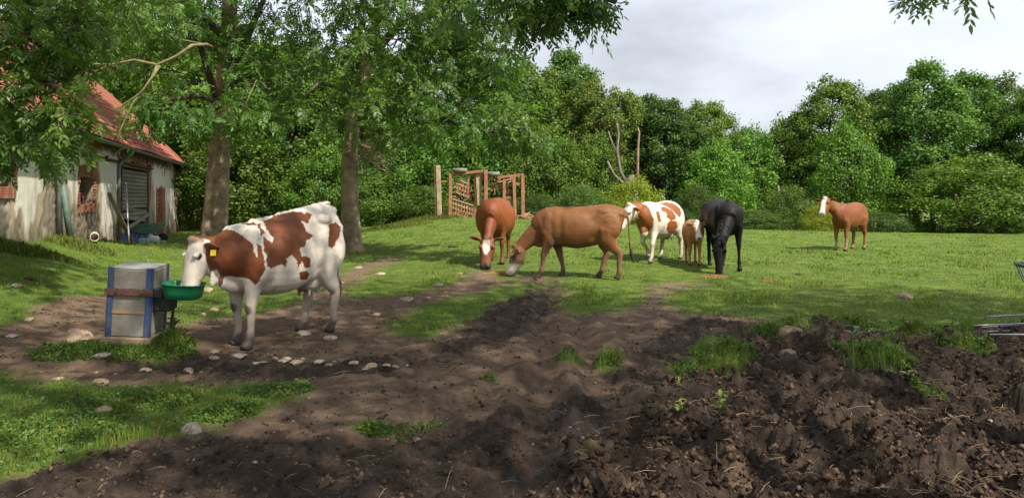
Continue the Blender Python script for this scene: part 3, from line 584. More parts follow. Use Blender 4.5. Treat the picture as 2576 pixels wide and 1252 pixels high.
# ---- calf
def calf():
    p = P(1747, 668, 17.6); loc = (p.x, 17.75, gz(p.x, 17.75)); ang = R(-97); sc = .74
    def fl(y, d): return [(q[0], q[1], q[2] * 1.12 if q[2] > .2 else q[2], q[3] * 1.12, q[4] * 1.12) for q in front_leg(y, d)]
    def hl(y, d): return [(q[0], q[1], q[2] * 1.08 if q[2] > .2 else q[2], q[3] * 1.08, q[4] * 1.08) for q in hind_leg(y, d)]
    sp = dict(front=[fl(.14, .04), fl(-.14, -.10)], hind=[hl(.15, .0), hl(-.15, .16)], wf=.92,
              torso=[(x, zt, max(zb, .66) if x < .7 else zb + .04, hw) for x, zt, zb, hw in TORSO],
              neck=[(.40, 0, 1.06, .17, .27, .26), (.60, 0, 1.12, .14, .21, .24), (.76, 0, 1.17, .115, .17, .19), (.90, 0, 1.22, .10, .13, .15)],
              poll=(.93, 0, 1.33), face=(.62, .06, -.66), fup=(.7, 0, .68), hs=1.2, ears=[((.035, s * .10, -.02), (.035, s * .285, -.06), (.9, 0, .4), .068) for s in (1, -1)],
              tail=[(-.83, 0, 1.24, .035), (-.89, 0, 1.1, .026), (-.90, 0, .7, .03)])
    res, co, h, fr = build_body('calf', sp, .02)
    c = np.tile(np.array((.38, .175, .075)), (len(co), 1)) * (1 + .12 * fbm(co[:, 0] * 3, co[:, 1] * 3, co[:, 2] * 3, s=2))[:, None]
    c = mixc(c, sstep(.55, .2, co[:, 2]) * .4, (.36, .2, .10))
    b = np.abs(h[:, 1]) - .045 - .03 * sstep(.2, .0, h[:, 0]) - .035 * sstep(.3, .48, h[:, 0])
    c = mixc(c, sstep(.012, -.012, b) * (h[:, 2] > -.06) * (h[:, 0] > .0) * (h[:, 0] < .6), WHITE * 1.05)
    c = mixc(c, sstep(1.2, .8, ell(h, (.52, 0, -.03), (.035, .055, .04))), (.16, .10, .09))
    c = mixc(c, (np.abs(h[:, 1]) > .15) * ((h ** 2).sum(1) < .16) * sstep(-.02, -.07, h[:, 2]) * .6 * (h[:, 0] > .03) * (h[:, 0] < .12), (.5, .3, .27))
    c = face_bits(c, h); c = hooves(c, co, .03, kmud=.3)
    place('calf', res, c, loc, ang, sc, 'small tan calf with white blaze facing the yard beside the black horse', 'calf', fr)
calf()
# ---- black horse grazing
def horse():
    p = P(1838, 690, 16.2); loc = (p.x + .02, 16.9, gz(p.x, 16.9)); ang = R(-92); sc = 1.03
    ht = [(-.82, 1.26, 1.02, .08), (-.76, 1.38, .92, .19), (-.62, 1.47, .82, .25), (-.45, 1.50, .76, .275), (-.2, 1.46, .70, .285), (.05, 1.42, .68, .295), (.28, 1.42, .70, .285), (.45, 1.46, .74, .25), (.58, 1.42, .78, .21), (.68, 1.32, .84, .17), (.75, 1.2, .92, .09)]
    def fl(y, d): return [(.46, y * .75, 1.10, .10, .16), (.48, y, .92, .085, .12), (.46 + d * .3, y * 1.02, .76, .07, .09), (.47 + d * .5, y * 1.04, .62, .052, .062), (.48 + d * .7, y * 1.06, .50, .047, .052), (.475 + d * .75, y * 1.06, .44, .036, .042), (.475 + d * .85, y * 1.07, .28, .028, .034), (.48 + d * .95, y * 1.08, .15, .04, .044), (.50 + d, y * 1.08, .09, .034, .038), (.52 + d, y * 1.08, .05, .048, .056), (.535 + d, y * 1.08, 0, .056, .066)]
    def hl(y, d): return [(-.56, y * .8, 1.18, .13, .24), (-.52, y, .98, .13, .20), (-.54 + d * .3, y, .82, .09, .14), (-.64 + d * .6, y, .66, .058, .085), (-.71 + d * .7, y, .56, .044, .066), (-.70 + d * .8, y, .46, .036, .048), (-.69 + d * .9, y, .30, .032, .038), (-.68 + d, y, .15, .042, .046), (-.66 + d, y, .09, .036, .04), (-.64 + d, y, .05, .05, .056), (-.63 + d, y, 0, .056, .066)]
    sp = dict(horse=True, torso=ht, front=[fl(.215, -.02), fl(-.12, -.30)], hind=[hl(.15, .0), hl(-.15, .1)], wf=1.2,
              neck=[(.38, -.0, 1.16, .15, .26, .26), (.58, -.04, 1.05, .165, .22, .24), (.74, -.13, .88, .145, .19, .20), (.87, -.22, .70, .125, .16, .17), (.94, -.27, .58, .11, .12, .13)], neck_up=(.75, 0, .6),
              poll=(.955, -.285, .62), face=(.16, -.05, -.95), fup=(.93, -.25, .12), head=[(a, b * 1.22, c, d_) for a, b, c, d_ in HORSE_HEAD], hs=1.12, ears=[((-.01, s * .06, .0), (-.13, s * .14, .03), (.2, 0, 1), .034) for s in (1, -1)],
              tail=[(-.78, 0, 1.36, .04), (-.88, 0, 1.25, .05), (-.9, 0, .9, .07), (-.89, 0, .5, .05), (-.89, 0, .35, .015)])
    res, co, h, fr = build_body('horse', sp, .018)
    c = np.tile(np.array((.0065, .006, .006)), (len(co), 1)) * (1 + .3 * fbm(co[:, 0] * 3, co[:, 1] * 3, co[:, 2] * 3, s=2))[:, None]
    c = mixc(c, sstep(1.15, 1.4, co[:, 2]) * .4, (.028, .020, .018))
    o = place('horse', res, c, loc, ang, sc, 'black horse facing the yard with its head down to the grass', 'horse', fr, hide_black)
    # mane along the crest and a forelock, hanging to one side
    r2 = np.random.default_rng(3); V = []; F = []
    crest = [Vector(q) for q in ((.50, -.02, 1.47), (.66, -.07, 1.26), (.80, -.15, 1.05), (.93, -.24, .83), (1.0, -.285, .66), (.99, -.29, .60))]
    for i in range(420):
        t = r2.random() * 4.999; a = int(t); p = crest[a].lerp(crest[a + 1], t - a) + Vector(r2.normal(0, .012, 3))
        l = r2.uniform(.10, .2); d = Vector((.25, r2.choice([-1, 1], p=[.75, .25]) * r2.uniform(.3, .7), -.6)).normalized(); wv = Vector(r2.normal(0, 1, 3)).cross(d).normalized() * .006
        k = len(V); q1 = p + d * l * .5 + Vector((0.03, 0, .02)); q2 = p + d * l
        V += [p - wv, p + wv, q1 + wv, q1 - wv, q2]; F += [(k, k + 1, k + 2, k + 3), (k + 3, k + 2, k + 4)]
    me = bpy.data.meshes.new('mane'); me.from_pydata(V, [], F); obj('mane', me, mat('mane_hair', (.012, .010, .010), .55, var=.3), o)
horse()
# ---- brown cow with a white face standing far out
def cow_far():
    p = P(2140, 630, 23.4); loc = (p.x, 23.5, gz(p.x, 23.5)); ang = R(-138); sc = 1.06
    sp = dict(front=[front_leg(.15, .04), front_leg(-.15, .0)], hind=[hind_leg(.15, .0), hind_leg(-.15, .1)], wf=.84, torso=[(x, zt, zb + .08, hw) for x, zt, zb, hw in TORSO], hs=1.1,
              neck=[(.38, 0, 1.08, .18, .27, .30), (.60, -.04, 1.16, .14, .20, .26), (.80, -.12, 1.26, .11, .155, .20), (.96, -.20, 1.37, .095, .125, .14)],
              poll=(1.0, -.22, 1.47), face=(.62, .10, -.64), fup=(.66, .0, .70), ears=[((.035, s * .10, -.02), (-.0, s * .30, -.02), (.9, 0, .35), .058) for s in (1, -1)],
              tail=[(-.83, 0, 1.24, .035), (-.89, 0, 1.1, .026), (-.90, 0, .8, .02), (-.9, 0, .55, .035), (-.9, 0, .38, .012)])
    res, co, h, fr = build_body('cow_far', sp, .02)
    c = np.tile(np.array((.195, .066, .021)), (len(co), 1)) * (1 + .12 * fbm(co[:, 0] * 3, co[:, 1] * 3, co[:, 2] * 3, s=2))[:, None]
    c = mixc(c, sstep(.6, .25, co[:, 2]) * .5, (.33, .19, .10))
    c = mixc(c, sstep(.012, -.012, np.abs(h[:, 1]) - .055 - .02 * sstep(.3, .48, h[:, 0])) * (h[:, 2] > -.12) * (h[:, 0] > -.0) * (h[:, 0] < .6), WHITE * 1.08)
    c = mixc(c, sstep(.46, .52, h[:, 0]) * (h[:, 0] < .6) * .5, (.48, .31, .26)); c = face_bits(c, h); c = hooves(c, co, .06, kmud=.4)
    place('cow', res, c, loc, ang, sc, 'brown cow with white blaze standing alone far out before the tall trees', 'cow', fr, group='cattle in the pasture')
cow_far()

# ------------------------------------------------------------------ barn
def barn():
    Y0, SL, CX = 11.0, -.288, -7.69
    dl = math.hypot(SL, 1)
    def bY(u): return 5.51 / ((CU - u) / FPX - .288)
    def bs(u): return (bY(u) - Y0) * dl
    def bz_(u, v): return CH - (v - HV) / FPX * bY(u)
    x0 = -5.51 - .288 * Y0
    root = empty('barn', (x0, Y0, 0), (0, 0, math.atan2(1, SL)))
    tag(root, 'old barn with peeling white plaster, exposed brick and red tiled roof', 'barn')
    Lw = bs(452); EZ = 3.2; M = np.array(root.matrix_basis)
    def ground_at(s): p = root.matrix_basis @ Vector((s, 0, 0)); return float(macro(np.array([p.x]), np.array([p.y]))[0])
    # openings: (s0, s1, z0, z1)
    def op(u0, u1, vt, vb):
        um = (u0 + u1) / 2; return (bs(u0), bs(u1), bz_(um, vb), bz_(um, vt))
    win_b = op(199, 233, 444, 514); win_a = op(-30, 27, 410, 470); door = op(299, 374, 424, 620)
    ops = [win_a, win_b, door]
    # wall face: 5 cm grid, plaster standing proud of the rubble and brick
    ns, nz_ = int(Lw / .055), 64
    S, Z = np.meshgrid(np.linspace(0, Lw, ns), np.linspace(-.6, EZ + .05, nz_), indexing='ij'); S, Z = S.ravel(), Z.ravel()
    gl = np.interp(S, np.linspace(0, Lw, 40), [ground_at(a) for a in np.linspace(0, Lw, 40)])
    hgt = Z - gl
    a = fbm(S * .55, Z * .55, s=101, o=5, g=.55); b = fbm(S * 1.6, Z * .8, s=121, o=4, g=.55)
    pl = a * 1.1 + .35 * b + .62 * sstep(.3, 1.45, hgt) - .19
    for w_ in ops:                                   # plaster gone round the openings and under the eaves
        d = np.maximum(np.maximum(w_[0] - S, S - w_[1]), np.maximum(w_[2] - Z, Z - w_[3])); pl = pl - .75 * sstep(.42, .12, d + .10 * b)
    pl = pl - .5 * sstep(EZ - .35, EZ - .1, Z + .12 * b)
    px0, px1 = bs(391), bs(413)                       # the tall brick scar right of the door
    scar = sstep(.12, -.05, np.maximum(np.maximum(px0 - S, S - px1), Z - 2.0) + .22 * b); pl = pl - 1.2 * scar
    P1 = sstep(-.02, .03, pl); P2 = sstep(.22, .26, pl + .25 * fbm(S * 2.5, Z * 1.2, s=131, o=3))
    cell = np.abs(fbm(S * 4.2, Z * 6.5, s=141, o=2)); rub = sstep(.02, .2, cell)
    relief = .022 * P1 + .008 * P2 + (1 - P1) * (.03 * rub - .02) + .006 * fbm(S * 7, Z * 7, s=151, o=3)
    stone = np.c_[.20 + 0 * S, .165 + 0 * S, .125 + 0 * S] * (.75 + .5 * rub + .35 * fbm(S * 5, Z * 7, s=161))[:, None]
    brickc = np.array((.30, .115, .065)); isb = sstep(1.2, 1.7, hgt) * sstep(-.2, .2, fbm(S * .8, Z * .8, s=171) + .15); isb = np.maximum(isb, scar)
    c = mixc(stone, isb * .75, brickc); c = mixc(c, P1, (.40, .33, .23)); c = mixc(c, P2, (.66, .62, .54))
    st = sstep(.1, .5, fbm(S * 1.8, Z * .35, s=181, o=4)); c = c * (1 - .45 * st * (.3 + .7 * P1))[:, None]
    c = mixc(c, sstep(.5, .0, hgt + .15 * b) * .6, (.10, .095, .055))
    ix = np.arange((ns - 1) * (nz_ - 1)); q = (ix // (nz_ - 1)) * nz_ + ix % (nz_ - 1)
    f = np.c_[q, q + nz_, q + nz_ + 1, q + 1]; cs, cz = S[f].mean(1), Z[f].mean(1); keep = np.ones(len(f), bool)
    for w_ in ops: keep &= ~((cs > w_[0]) & (cs < w_[1]) & (cz > w_[2]) & (cz < w_[3]))
    wall_m = mat('barn_wall', rough=.95, attr=True, var=.16, scale=14, bump=.5, bscale=45, spec=.1)
    wl = obj('wall', raw_mesh('wall', np.c_[S, -relief, Z], f[keep], c, smooth=True), wall_m, root)
    # reveals, back walls and the far gable as solid masonry
    stone_m = mat('barn_masonry', (.22, .17, .12), .95, var=.35, scale=4, bump=.6, bscale=25)
    dark_m = mat('barn_inside_shade', (.05, .043, .036), 1, var=.3)
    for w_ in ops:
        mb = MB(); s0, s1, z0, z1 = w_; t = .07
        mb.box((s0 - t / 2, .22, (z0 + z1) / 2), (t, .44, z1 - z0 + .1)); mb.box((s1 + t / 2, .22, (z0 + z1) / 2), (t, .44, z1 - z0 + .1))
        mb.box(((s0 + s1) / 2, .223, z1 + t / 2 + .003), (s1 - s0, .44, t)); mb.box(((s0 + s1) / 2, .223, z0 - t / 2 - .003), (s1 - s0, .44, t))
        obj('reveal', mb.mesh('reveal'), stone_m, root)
    D = 9.5; mb = MB(); mb.box((Lw + .0, D / 2 + .03, EZ / 2 - .4), (.3, D, EZ + .8)); obj('gable_wall', mb.mesh('gable_wall'), stone_m, root)
    gt = MB(); gt.add([(Lw - .15, .1, EZ), (Lw + .15, .1, EZ), (Lw - .15, D, EZ), (Lw + .15, D, EZ), (Lw - .15, D / 2, EZ + D / 2 - .35), (Lw + .15, D / 2, EZ + D / 2 - .35)], [(0, 2, 4), (1, 5, 3), (0, 4, 5, 1), (4, 2, 3, 5), (0, 1, 3, 2)])
    obj('gable_top', gt.mesh('gable_top'), stone_m, root)
    mb = MB(); mb.box((Lw / 2 - .1, D, EZ / 2 - .4), (Lw - .2, .3, EZ + .8)); obj('back_wall', mb.mesh('back_wall'), stone_m, root)
    mb = MB(); mb.box((.0, D / 2 + .03, EZ / 2 - .4), (.3, D - .1, EZ + .8)); obj('end_wall', mb.mesh('end_wall'), stone_m, root)
    mb = MB(); mb.box((Lw / 2, 1.9, EZ / 2 - .4), (Lw - .6, .12, EZ + .7)); obj('inside_shade_sheet', mb.mesh('inside_shade_sheet'), dark_m, root)  # added near-black sheet, painted as the shade inside the barn
    # bricks, one object each: window surrounds, cornice scar, the tall scar by the door
    bm_ = [mat('brick_%s' % n, cc, .9, var=.35, scale=18, bump=.4, bscale=60) for n, cc in (('red', (.30, .10, .055)), ('pale', (.32, .17, .11)), ('dull', (.21, .105, .07)))]
    bmesh_ = []
    for k in range(3):
        mb = MB(); mb.box((0, 0, 0), (.24, .10, .066)); me = mb.mesh('brick', bevel=.006); me.materials.append(bm_[k]); bmesh_.append(me)
    rr = random.Random(5)
    def brick(s, z, up=False, y=-.012, k=None):
        k = k if k is not None else rr.choice((0, 0, 1, 2))
        obj('brick', bmesh_[k], None, root, (s, y + rr.uniform(-.012, .010) + .02, z), (rr.uniform(-.03, .03), (R(90) if up else 0) + rr.uniform(-.03, .03), rr.uniform(-.03, .03)), (rr.uniform(.88, 1.0), 1, 1))
    for w_ in (win_a, win_b):
        s0, s1, z0, z1 = w_; n = int((s1 - s0 + .3) / .085)
        for i in range(n): brick(s0 - .12 + i * .085, z1 + .15 + .05 * math.sin(math.pi * i / max(n - 1, 1)), True)
        for z in np.arange(z0, z1, .082):
            if rr.random() < .85: brick(s0 - .14 - .05 * (int(z / .082) % 2), z + .03)
            if rr.random() < .9: brick(s1 + .14 + .05 * (int(z / .082) % 2), z + .03)
        for i in range(n):
            if rr.random() < .85: brick(s0 - .10 + i * .088, z0 - .11, True)
    for j, z in enumerate(np.arange(.25, 2.0, .082)):
        wdt = .62 + .25 * math.sin(z * 3.1) - .15 * max(0, z - 1.5); sc_ = (px0 + px1) / 2 + .1 * math.sin(z * 2)
        for i in range(int(wdt * 2 / .26)):
            if rr.random() < .93: brick(sc_ - wdt * .8 + i * .26 + (j % 2) * .13, z, k=rr.choice((0, 0, 0, 2)))
    for j in range(3):
        for i in range(int((Lw - bs(300)) / .26)):
            if rr.random() < .5 + .2 * j and abs(math.sin(i * .37)) > .25: brick(bs(300) + i * .26 + (j % 2) * .13, EZ - .34 + j * .082, k=rr.choice((1, 2, 2)))
    # window bars and half-bricked openings
    iron = mat('barn_iron', (.10, .065, .05), .8, var=.4, scale=20, metal=.4)
    for nm, w_ in (('a', win_a), ('b', win_b)):
        s0, s1, z0, z1 = w_; fr_ = empty('window'); fr_.parent = root
        for i in range(1, 3 if nm == 'b' else 2):
            s = s0 + (s1 - s0) * i / 3; obj('bar', MB().tube([(s, .12, z0), (s, .12, z1)], .013, 6).mesh('bar'), iron, fr_)
        for z in np.linspace(z0, z1, 5)[1:-1]: obj('crossbar', MB().tube([(s0, .135, z), (s1, .135, z)], .011, 6).mesh('crossbar'), iron, fr_)
        for z in np.arange(z0 + .04, z1 - .05 if nm == 'a' else z0 + (z1 - z0) * .62, .085):
            for i, s in enumerate(np.arange(s0 + .1, s1, .25)):
                if nm == 'a' or s > s0 + (s1 - s0) * .45: obj('brick', bmesh_[rr.choice((1, 2))], None, root, (s, .30 + rr.uniform(-.02, .02), z), (0, 0, rr.uniform(-.05, .05)))
    # door: weathered horizontal boards hung on a rail, the bottom ones gone
    s0, s1, z0, z1 = door; wood = [mat('door_board_%d' % i, c_, .9, var=.35, scale=6, bump=.5, bscale=30) for i, c_ in enumerate(((.20, .185, .135), (.24, .225, .165), (.165, .15, .11), (.26, .25, .17)))]
    dr = empty('door'); dr.parent = root
    nb = 13; zt = z1 - .06; zb_ = z0 + .95; hb = (zt - zb_) / nb; wd = s1 - s0
    for i in range(nb):
        z = zt - hb * (i + .5); cut = rr.random() < .5; s_a, s_b = s0 + .10, s1 - .03
        tilt = 0 if i < nb - 3 else rr.uniform(-.02, .035)
        parts = [(s_a, s_b)] if not cut else [(s_a, s_a + wd * .55), (s_a + wd * .55 + .012, s_b)]
        for p_, r_ in parts:
            mb = MB(); mb.box((0, 0, 0), (r_ - p_, .03, hb - .018)); obj('board', mb.mesh('board', bevel=.004), wood[rr.randrange(3)], dr, ((p_ + r_) / 2, .07 + rr.uniform(-.012, .012), z), (rr.uniform(-.03, .03), tilt, 0))
    mb = MB(); mb.box((0, 0, 0), (wd * 1.02, .035, .12)); obj('board', mb.mesh('board', bevel=.004), wood[3], dr, ((s0 + s1) / 2 + .0, -.03, zb_ - .12), (0, R(-5.5), 0))
    mb = MB(); mb.box((0, 0, 0), (wd * .8, .03, .10)); obj('board', mb.mesh('board', bevel=.004), wood[1], dr, ((s0 + s1) / 2 - .1, .03, zb_ + .02), (0, R(3), 0))
    for s in (s0 + .05, s0 + wd * .52, s1 - .28, s1 - .12):
        mb = MB(); mb.box((0, 0, 0), (.07, .05, z1 - z0 if s < s0 + .1 else .98)); obj('post', mb.mesh('post', bevel=.005), wood[2], dr, (s, .11, (z0 + z1) / 2 if s < s0 + .1 else z0 + .47))
    rz = z1 + .09; mb = MB(); mb.box((0, 0, 0), (bs(378) - bs(200), .06, .07)); obj('rail', mb.mesh('rail', bevel=.006), iron, dr, ((bs(378) + bs(200)) / 2, -.09, rz + .02))
    for s in (bs(204), bs(222), bs(262), bs(300), bs(330), bs(372)):
        mb = MB(); mb.box((0, 0, 0), (.05, .11, .16)); obj('bracket', mb.mesh('bracket'), iron, dr, (s, -.055, rz + .045))
    tp = MB(); tp.bar((s0 + .02, -.06, z0 + .3), (s0 + .02, -.06, z1 + .05), .07); obj('door_frame', tp.mesh('door_frame'), mat('rusty_frame', (.09, .05, .045), .8, var=.4), dr)
    # roof, gutter, downpipes
    pit = R(44); RL = 7.0; oh = .38; rt = math.tan(pit)
    def rp(s, d): return (s, -oh + d * math.cos(pit), EZ - .02 + d * math.sin(pit))
    ded = MB(); k0, k1 = rp(-.3, 0), rp(-.3, RL); 
    for (yo) in (0,):
        a, b_, c_, d_ = Vector(rp(-.3, 0)), Vector(rp(Lw + .45, 0)), Vector(rp(Lw + .45, RL)), Vector(rp(-.3, RL)); nrm = Vector((0, -math.sin(pit), math.cos(pit)))
        ded.add([a, b_, c_, d_, a - nrm * .12, b_ - nrm * .12, c_ - nrm * .12, d_ - nrm * .12], [(0, 1, 2, 3), (7, 6, 5, 4), (0, 4, 5, 1), (1, 5, 6, 2), (2, 6, 7, 3), (3, 7, 4, 0)])
    roof = obj('roof', ded.mesh('roof'), mat('roof_deck', (.10, .06, .045), .9, var=.3), root)
    bk = MB(); yb = -oh + RL * math.cos(pit); zb2 = EZ - .02 + RL * math.sin(pit)
    bk.add([(-.3, yb, zb2), (Lw + .45, yb, zb2), (Lw + .45, 2 * yb + .35, EZ - .05), (-.3, 2 * yb + .35, EZ - .05), (-.3, yb, zb2 - .15), (Lw + .45, yb, zb2 - .15), (Lw + .45, 2 * yb + .35, EZ - .2), (-.3, 2 * yb + .35, EZ - .2)], [(0, 1, 2, 3), (7, 6, 5, 4), (0, 4, 5, 1), (1, 5, 6, 2), (2, 6, 7, 3), (3, 7, 4, 0)])
    tile_m = [mat('roof_tile_%d' % i, c_, .82, var=.22, scale=5) for i, c_ in enumerate(((.34, .115, .080), (.37, .14, .095), (.29, .095, .07)))]
    obj('roof_back', bk.mesh('roof_back'), tile_m[0], root)
    tv = []
    prof = [(-.115, .012), (-.09, .034), (-.03, .03), (.03, .014), (.10, .010), (.115, .014)]
    def tile_mesh(k):
        vs = []; m_ = len(prof)
        for j, (yy, lift) in enumerate(((0, .028), (.36, .0))):
            for x_, h_ in prof: vs.append((x_, yy, h_ + lift))
        for x_, h_ in prof: vs.append((x_, 0, h_ + .004))
        fs = [(i, i + 1, m_ + i + 1, m_ + i) for i in range(m_ - 1)] + [(2 * m_ + i, 2 * m_ + i + 1, i + 1, i) for i in range(m_ - 1)]
        me = bpy.data.meshes.new('roof_tile'); me.from_pydata(vs, [], fs); me.update(); me.materials.append(tile_m[k]); return me
    tms = [tile_mesh(k) for k in range(3)]; TV = np.array([v.co[:] for v in tms[0].vertices]); TF = [tuple(p.vertices) for p in tms[0].polygons]
    Rt = np.array(Euler((pit, 0, 0)).to_matrix()); tiles = []
    for r_ in range(int(RL / .31)):
        for i in range(int((Lw + .7) / .225)):
            s = -.2 + i * .225; y, z = rp(0, .02 + r_ * .31)[1:]
            tiles.append((s, y + .0, z + .015 + .018 * math.sin(s * .8 + r_ * .4), rr.uniform(-.03, .03)))
    def seen(t):
        p = root.matrix_basis @ Vector(t[:3]); u, v = proj(np.array(p)); return (330 < u < 475) and v > 290
    vis = sorted([t for t in tiles if seen(t)], key=lambda t: t[0])[:300]; vs_ = set(map(id, vis))
    for t in vis: obj('roof_tile', tms[rr.randrange(3)], None, roof, t[:3], (pit, 0, t[3]))
    V = []; F = []
    for t in tiles:
        if id(t) in vs_: continue
        k = len(V) * len(TV); V.append(TV @ Rt.T + np.array(t[:3])); F += [tuple(i + k for i in f_) for f_ in TF]
    o = obj('roof_tiling', raw_mesh('roof_tiling', np.concatenate(V), np.array(F)), tile_m[1], roof); o['kind'] = 'stuff'
    zinc = mat('zinc', (.24, .25, .25), .55, var=.25, scale=5, metal=.5)
    mb = MB(); n = 8
    for k, s in enumerate((-.3, Lw + .5)):
        for j in range(n + 1):
            a_ = math.pi + math.pi * j / n
            for rd in (.075, .068): mb.v.append((s, -oh - .06 + math.cos(a_) * rd, EZ - .04 + math.sin(a_) * rd))
    m2 = 2 * (n + 1)
    for j in range(n):
        for o_ in (0, 1): mb.f.append((j * 2 + o_, j * 2 + 2 + o_, m2 + j * 2 + 2 + o_, m2 + j * 2 + o_))
    for j in (0, n): mb.f.append((j * 2, j * 2 + 1, m2 + j * 2 + 1, m2 + j * 2))
    obj('gutter', mb.mesh('gutter'), zinc, root)
    for u in (137, 292):
        s = bs(u); gl_ = ground_at(s); mb = MB()
        mb.tube([(s + .15, -oh - .06, EZ - .1), (s + .15, -oh - .05, EZ - .2), (s + .08, -.2, EZ - .42), (s + .02, -.09, EZ - .55), (s, -.09, EZ - .8), (s, -.09, gl_ + .02)], .052, 10); obj('downpipe', mb.mesh('downpipe', True), zinc, root)
    # -------- things standing along the wall
    def W(s, y, z): return root.matrix_basis @ Vector((s, y, z))
    gpm = mat('green_pipe', (.10, .16, .13), .6, var=.25); s = bs(146)
    o = obj('pipe', MB().tube([W(s + .10, -.24, ground_at(s) - .1), W(s - .03, -.10, ground_at(s) + 1.25)], .07, 12).mesh('pipe', True), gpm); tag(o, 'green grey pipe leaning on the barn wall beside the downpipe', 'pipe')
    p = W(bs(150), -.75, 0); z = gz(p.x, p.y) + .16; mb = MB(); dv = Vector((p.x - .12, p.y, 0)).normalized(); e = Vector((p.x, p.y, z)); n = 16
    for k, (t, rd) in enumerate(((0, .105), (1.1, .105), (1.1, .085), (0, .085))):
        sx = Vector((dv.y, -dv.x, 0))
        for j in range(n): a_ = 2 * math.pi * j / n; mb.v.append(tuple(e + dv * t + (sx * math.cos(a_) + Vector((0, 0, 1)) * math.sin(a_)) * rd))
    for k in range(4):
        for j in range(n): mb.f.append((k * n + j, k * n + (j + 1) % n, ((k + 1) % 4) * n + (j + 1) % n, ((k + 1) % 4) * n + j))
    tag(obj('drain_pipe', mb.mesh('drain_pipe', True), mat('clay_pipe', (.45, .36, .24), .8, var=.3)), 'short clay drain pipe lying end on in the grass below the barn', 'pipe')
    s = bs(262); pw = mat('old_plank', (.22, .17, .115), .9, var=.35, scale=5)
    tag(obj('plank', MB().bar(W(bs(299), -.42, ground_at(bs(299)) - .03), W(bs(268), -.06, 1.75), .13, .04).mesh('plank', bevel=.004), pw), 'weathered plank leaning against the barn wall left of the door', 'plank')
    s = bs(290); tag(obj('metal_pole', MB().tube([W(bs(285), -.45, ground_at(bs(285))), W(bs(308), -.1, 2.1)], .022, 8).mesh('metal_pole', True), mat('pale_metal', (.5, .5, .5), .5, metal=.3)), 'thin pale metal pole leaning across the barn door frame', 'pole')
    s = bs(430); tag(obj('stake', MB().tube([W(s, -.35, -.1), W(s + .1, -.05, 1.75)], .028, 8).mesh('stake', True), pw), 'thin stake leaning on the barn wall near its far corner', 'stake')
    # blue tarp draped in the door gap
    s0b, s1b = s0 + .18, s1 - .55; nx, nz2 = 26, 22; V = []
    for i in range(nx):
        for j in range(nz2):
            a_, b_ = i / (nx - 1), j / (nz2 - 1); V.append(W(s0b + (s1b - s0b) * a_ + .12 * (1 - b_) * math.sin(a_ * 3), -.02 + .28 + .07 * math.sin(a_ * 17 + b_ * 2) - .25 * (1 - b_) ** 2, z0 + .02 + .86 * b_ - .10 * a_ * b_))
    ii_ = [(i * nz2 + j, (i + 1) * nz2 + j, (i + 1) * nz2 + j + 1, i * nz2 + j + 1) for i in range(nx - 1) for j in range(nz2 - 1)]
    me = bpy.data.meshes.new('tarpaulin'); me.from_pydata(V, [], ii_); o = obj('tarpaulin', me, mat('blue_tarp', (.075, .11, .26), .5, var=.45, scale=3, bump=.3)); me.polygons.foreach_set('use_smooth', [True] * len(ii_))
    so_ = o.modifiers.new('s', 'SOLIDIFY'); so_.thickness = .006; tag(o, 'blue plastic tarpaulin bunched in the broken barn door opening', 'tarpaulin')
    # wheelbarrow with green tray
    s = bs(372); wb = empty('wheelbarrow', GP(372, 609), (0, 0, R(8))); tag(wb, 'wheelbarrow with pale green tray parked outside the barn door', 'wheelbarrow')
    gm = mat('tray_green', (.22, .36, .26), .55, var=.3); stl = mat('barrow_steel', (.09, .08, .07), .7, metal=.4)
    lo = [(-.36, -.2, .34), (.12, -.2, .26), (.12, .2, .26), (-.36, .2, .34)]; hi = [(-.58, -.33, .66), (.58, -.33, .72), (.58, .33, .72), (-.58, .33, .66)]; hi2 = [(x * .96, y * .95, z_) for x, y, z_ in hi]; lo2 = [(x * .96, y * .95, z_ + .02) for x, y, z_ in lo]
    mb = MB().add(lo + hi + hi2 + lo2, [(0, 3, 2, 1), (0, 1, 5, 4), (1, 2, 6, 5), (2, 3, 7, 6), (3, 0, 4, 7), (4, 5, 9, 8), (5, 6, 10, 9), (6, 7, 11, 10), (7, 4, 8, 11), (8, 9, 13, 12), (9, 10, 14, 13), (10, 11, 15, 14), (11, 8, 12, 15), (12, 13, 14, 15)])
    obj('tray', mb.mesh('tray'), gm, wb)
    for y in (-.22, .22):
        obj('handle', MB().tube([(.50, y * .3, .16), (.1, y, .28), (-.4, y, .36), (-1.0, y * 1.2, .52)], .018, 8).mesh('handle', True), stl, wb); obj('leg', MB().tube([(-.34, y, .33), (-.42, y, .0)], .017, 8).mesh('leg', True), stl, wb)
    obj('wheel', MB().tube([(.52, -.045, .17), (.52, .045, .17)], .17, 18).mesh('wheel', True), mat('barrow_tyre', (.03, .03, .03), .8), wb)
    # clutter at its foot
    tub = mat('tub_green', (.30, .52, .45), .5); wp = mat('white_plastic', (.62, .62, .6), .45, var=.1)
    p = GP(361, 613); z = p.z
    mb = MB(); mb.box((0, 0, .09), (.34, .26, .18)); tag(obj('tub', mb.mesh('tub', bevel=.02), tub, None, (p.x, p.y, z), (0, 0, .4)), 'mint green plastic tub on the grass under the wheelbarrow', 'tub')
    p = GP(386, 612); ks_ = empty('canister', (p.x, p.y, gz(p.x, p.y)), (0, 0, .6)); tag(ks_, 'white plastic canister lying beside the mint green tub', 'canister')
    obj('body', MB().tube([(-.2, 0, .13), (-.17, 0, .13), (.15, 0, .13), (.19, 0, .13)], [.09, .13, .13, .08], 14).mesh('body', True), wp, ks_); obj('spout', MB().tube([(.19, 0, .13), (.26, 0, .14)], .03, 10).mesh('spout', True), mat('grey_cap', (.2, .22, .25), .5), ks_)
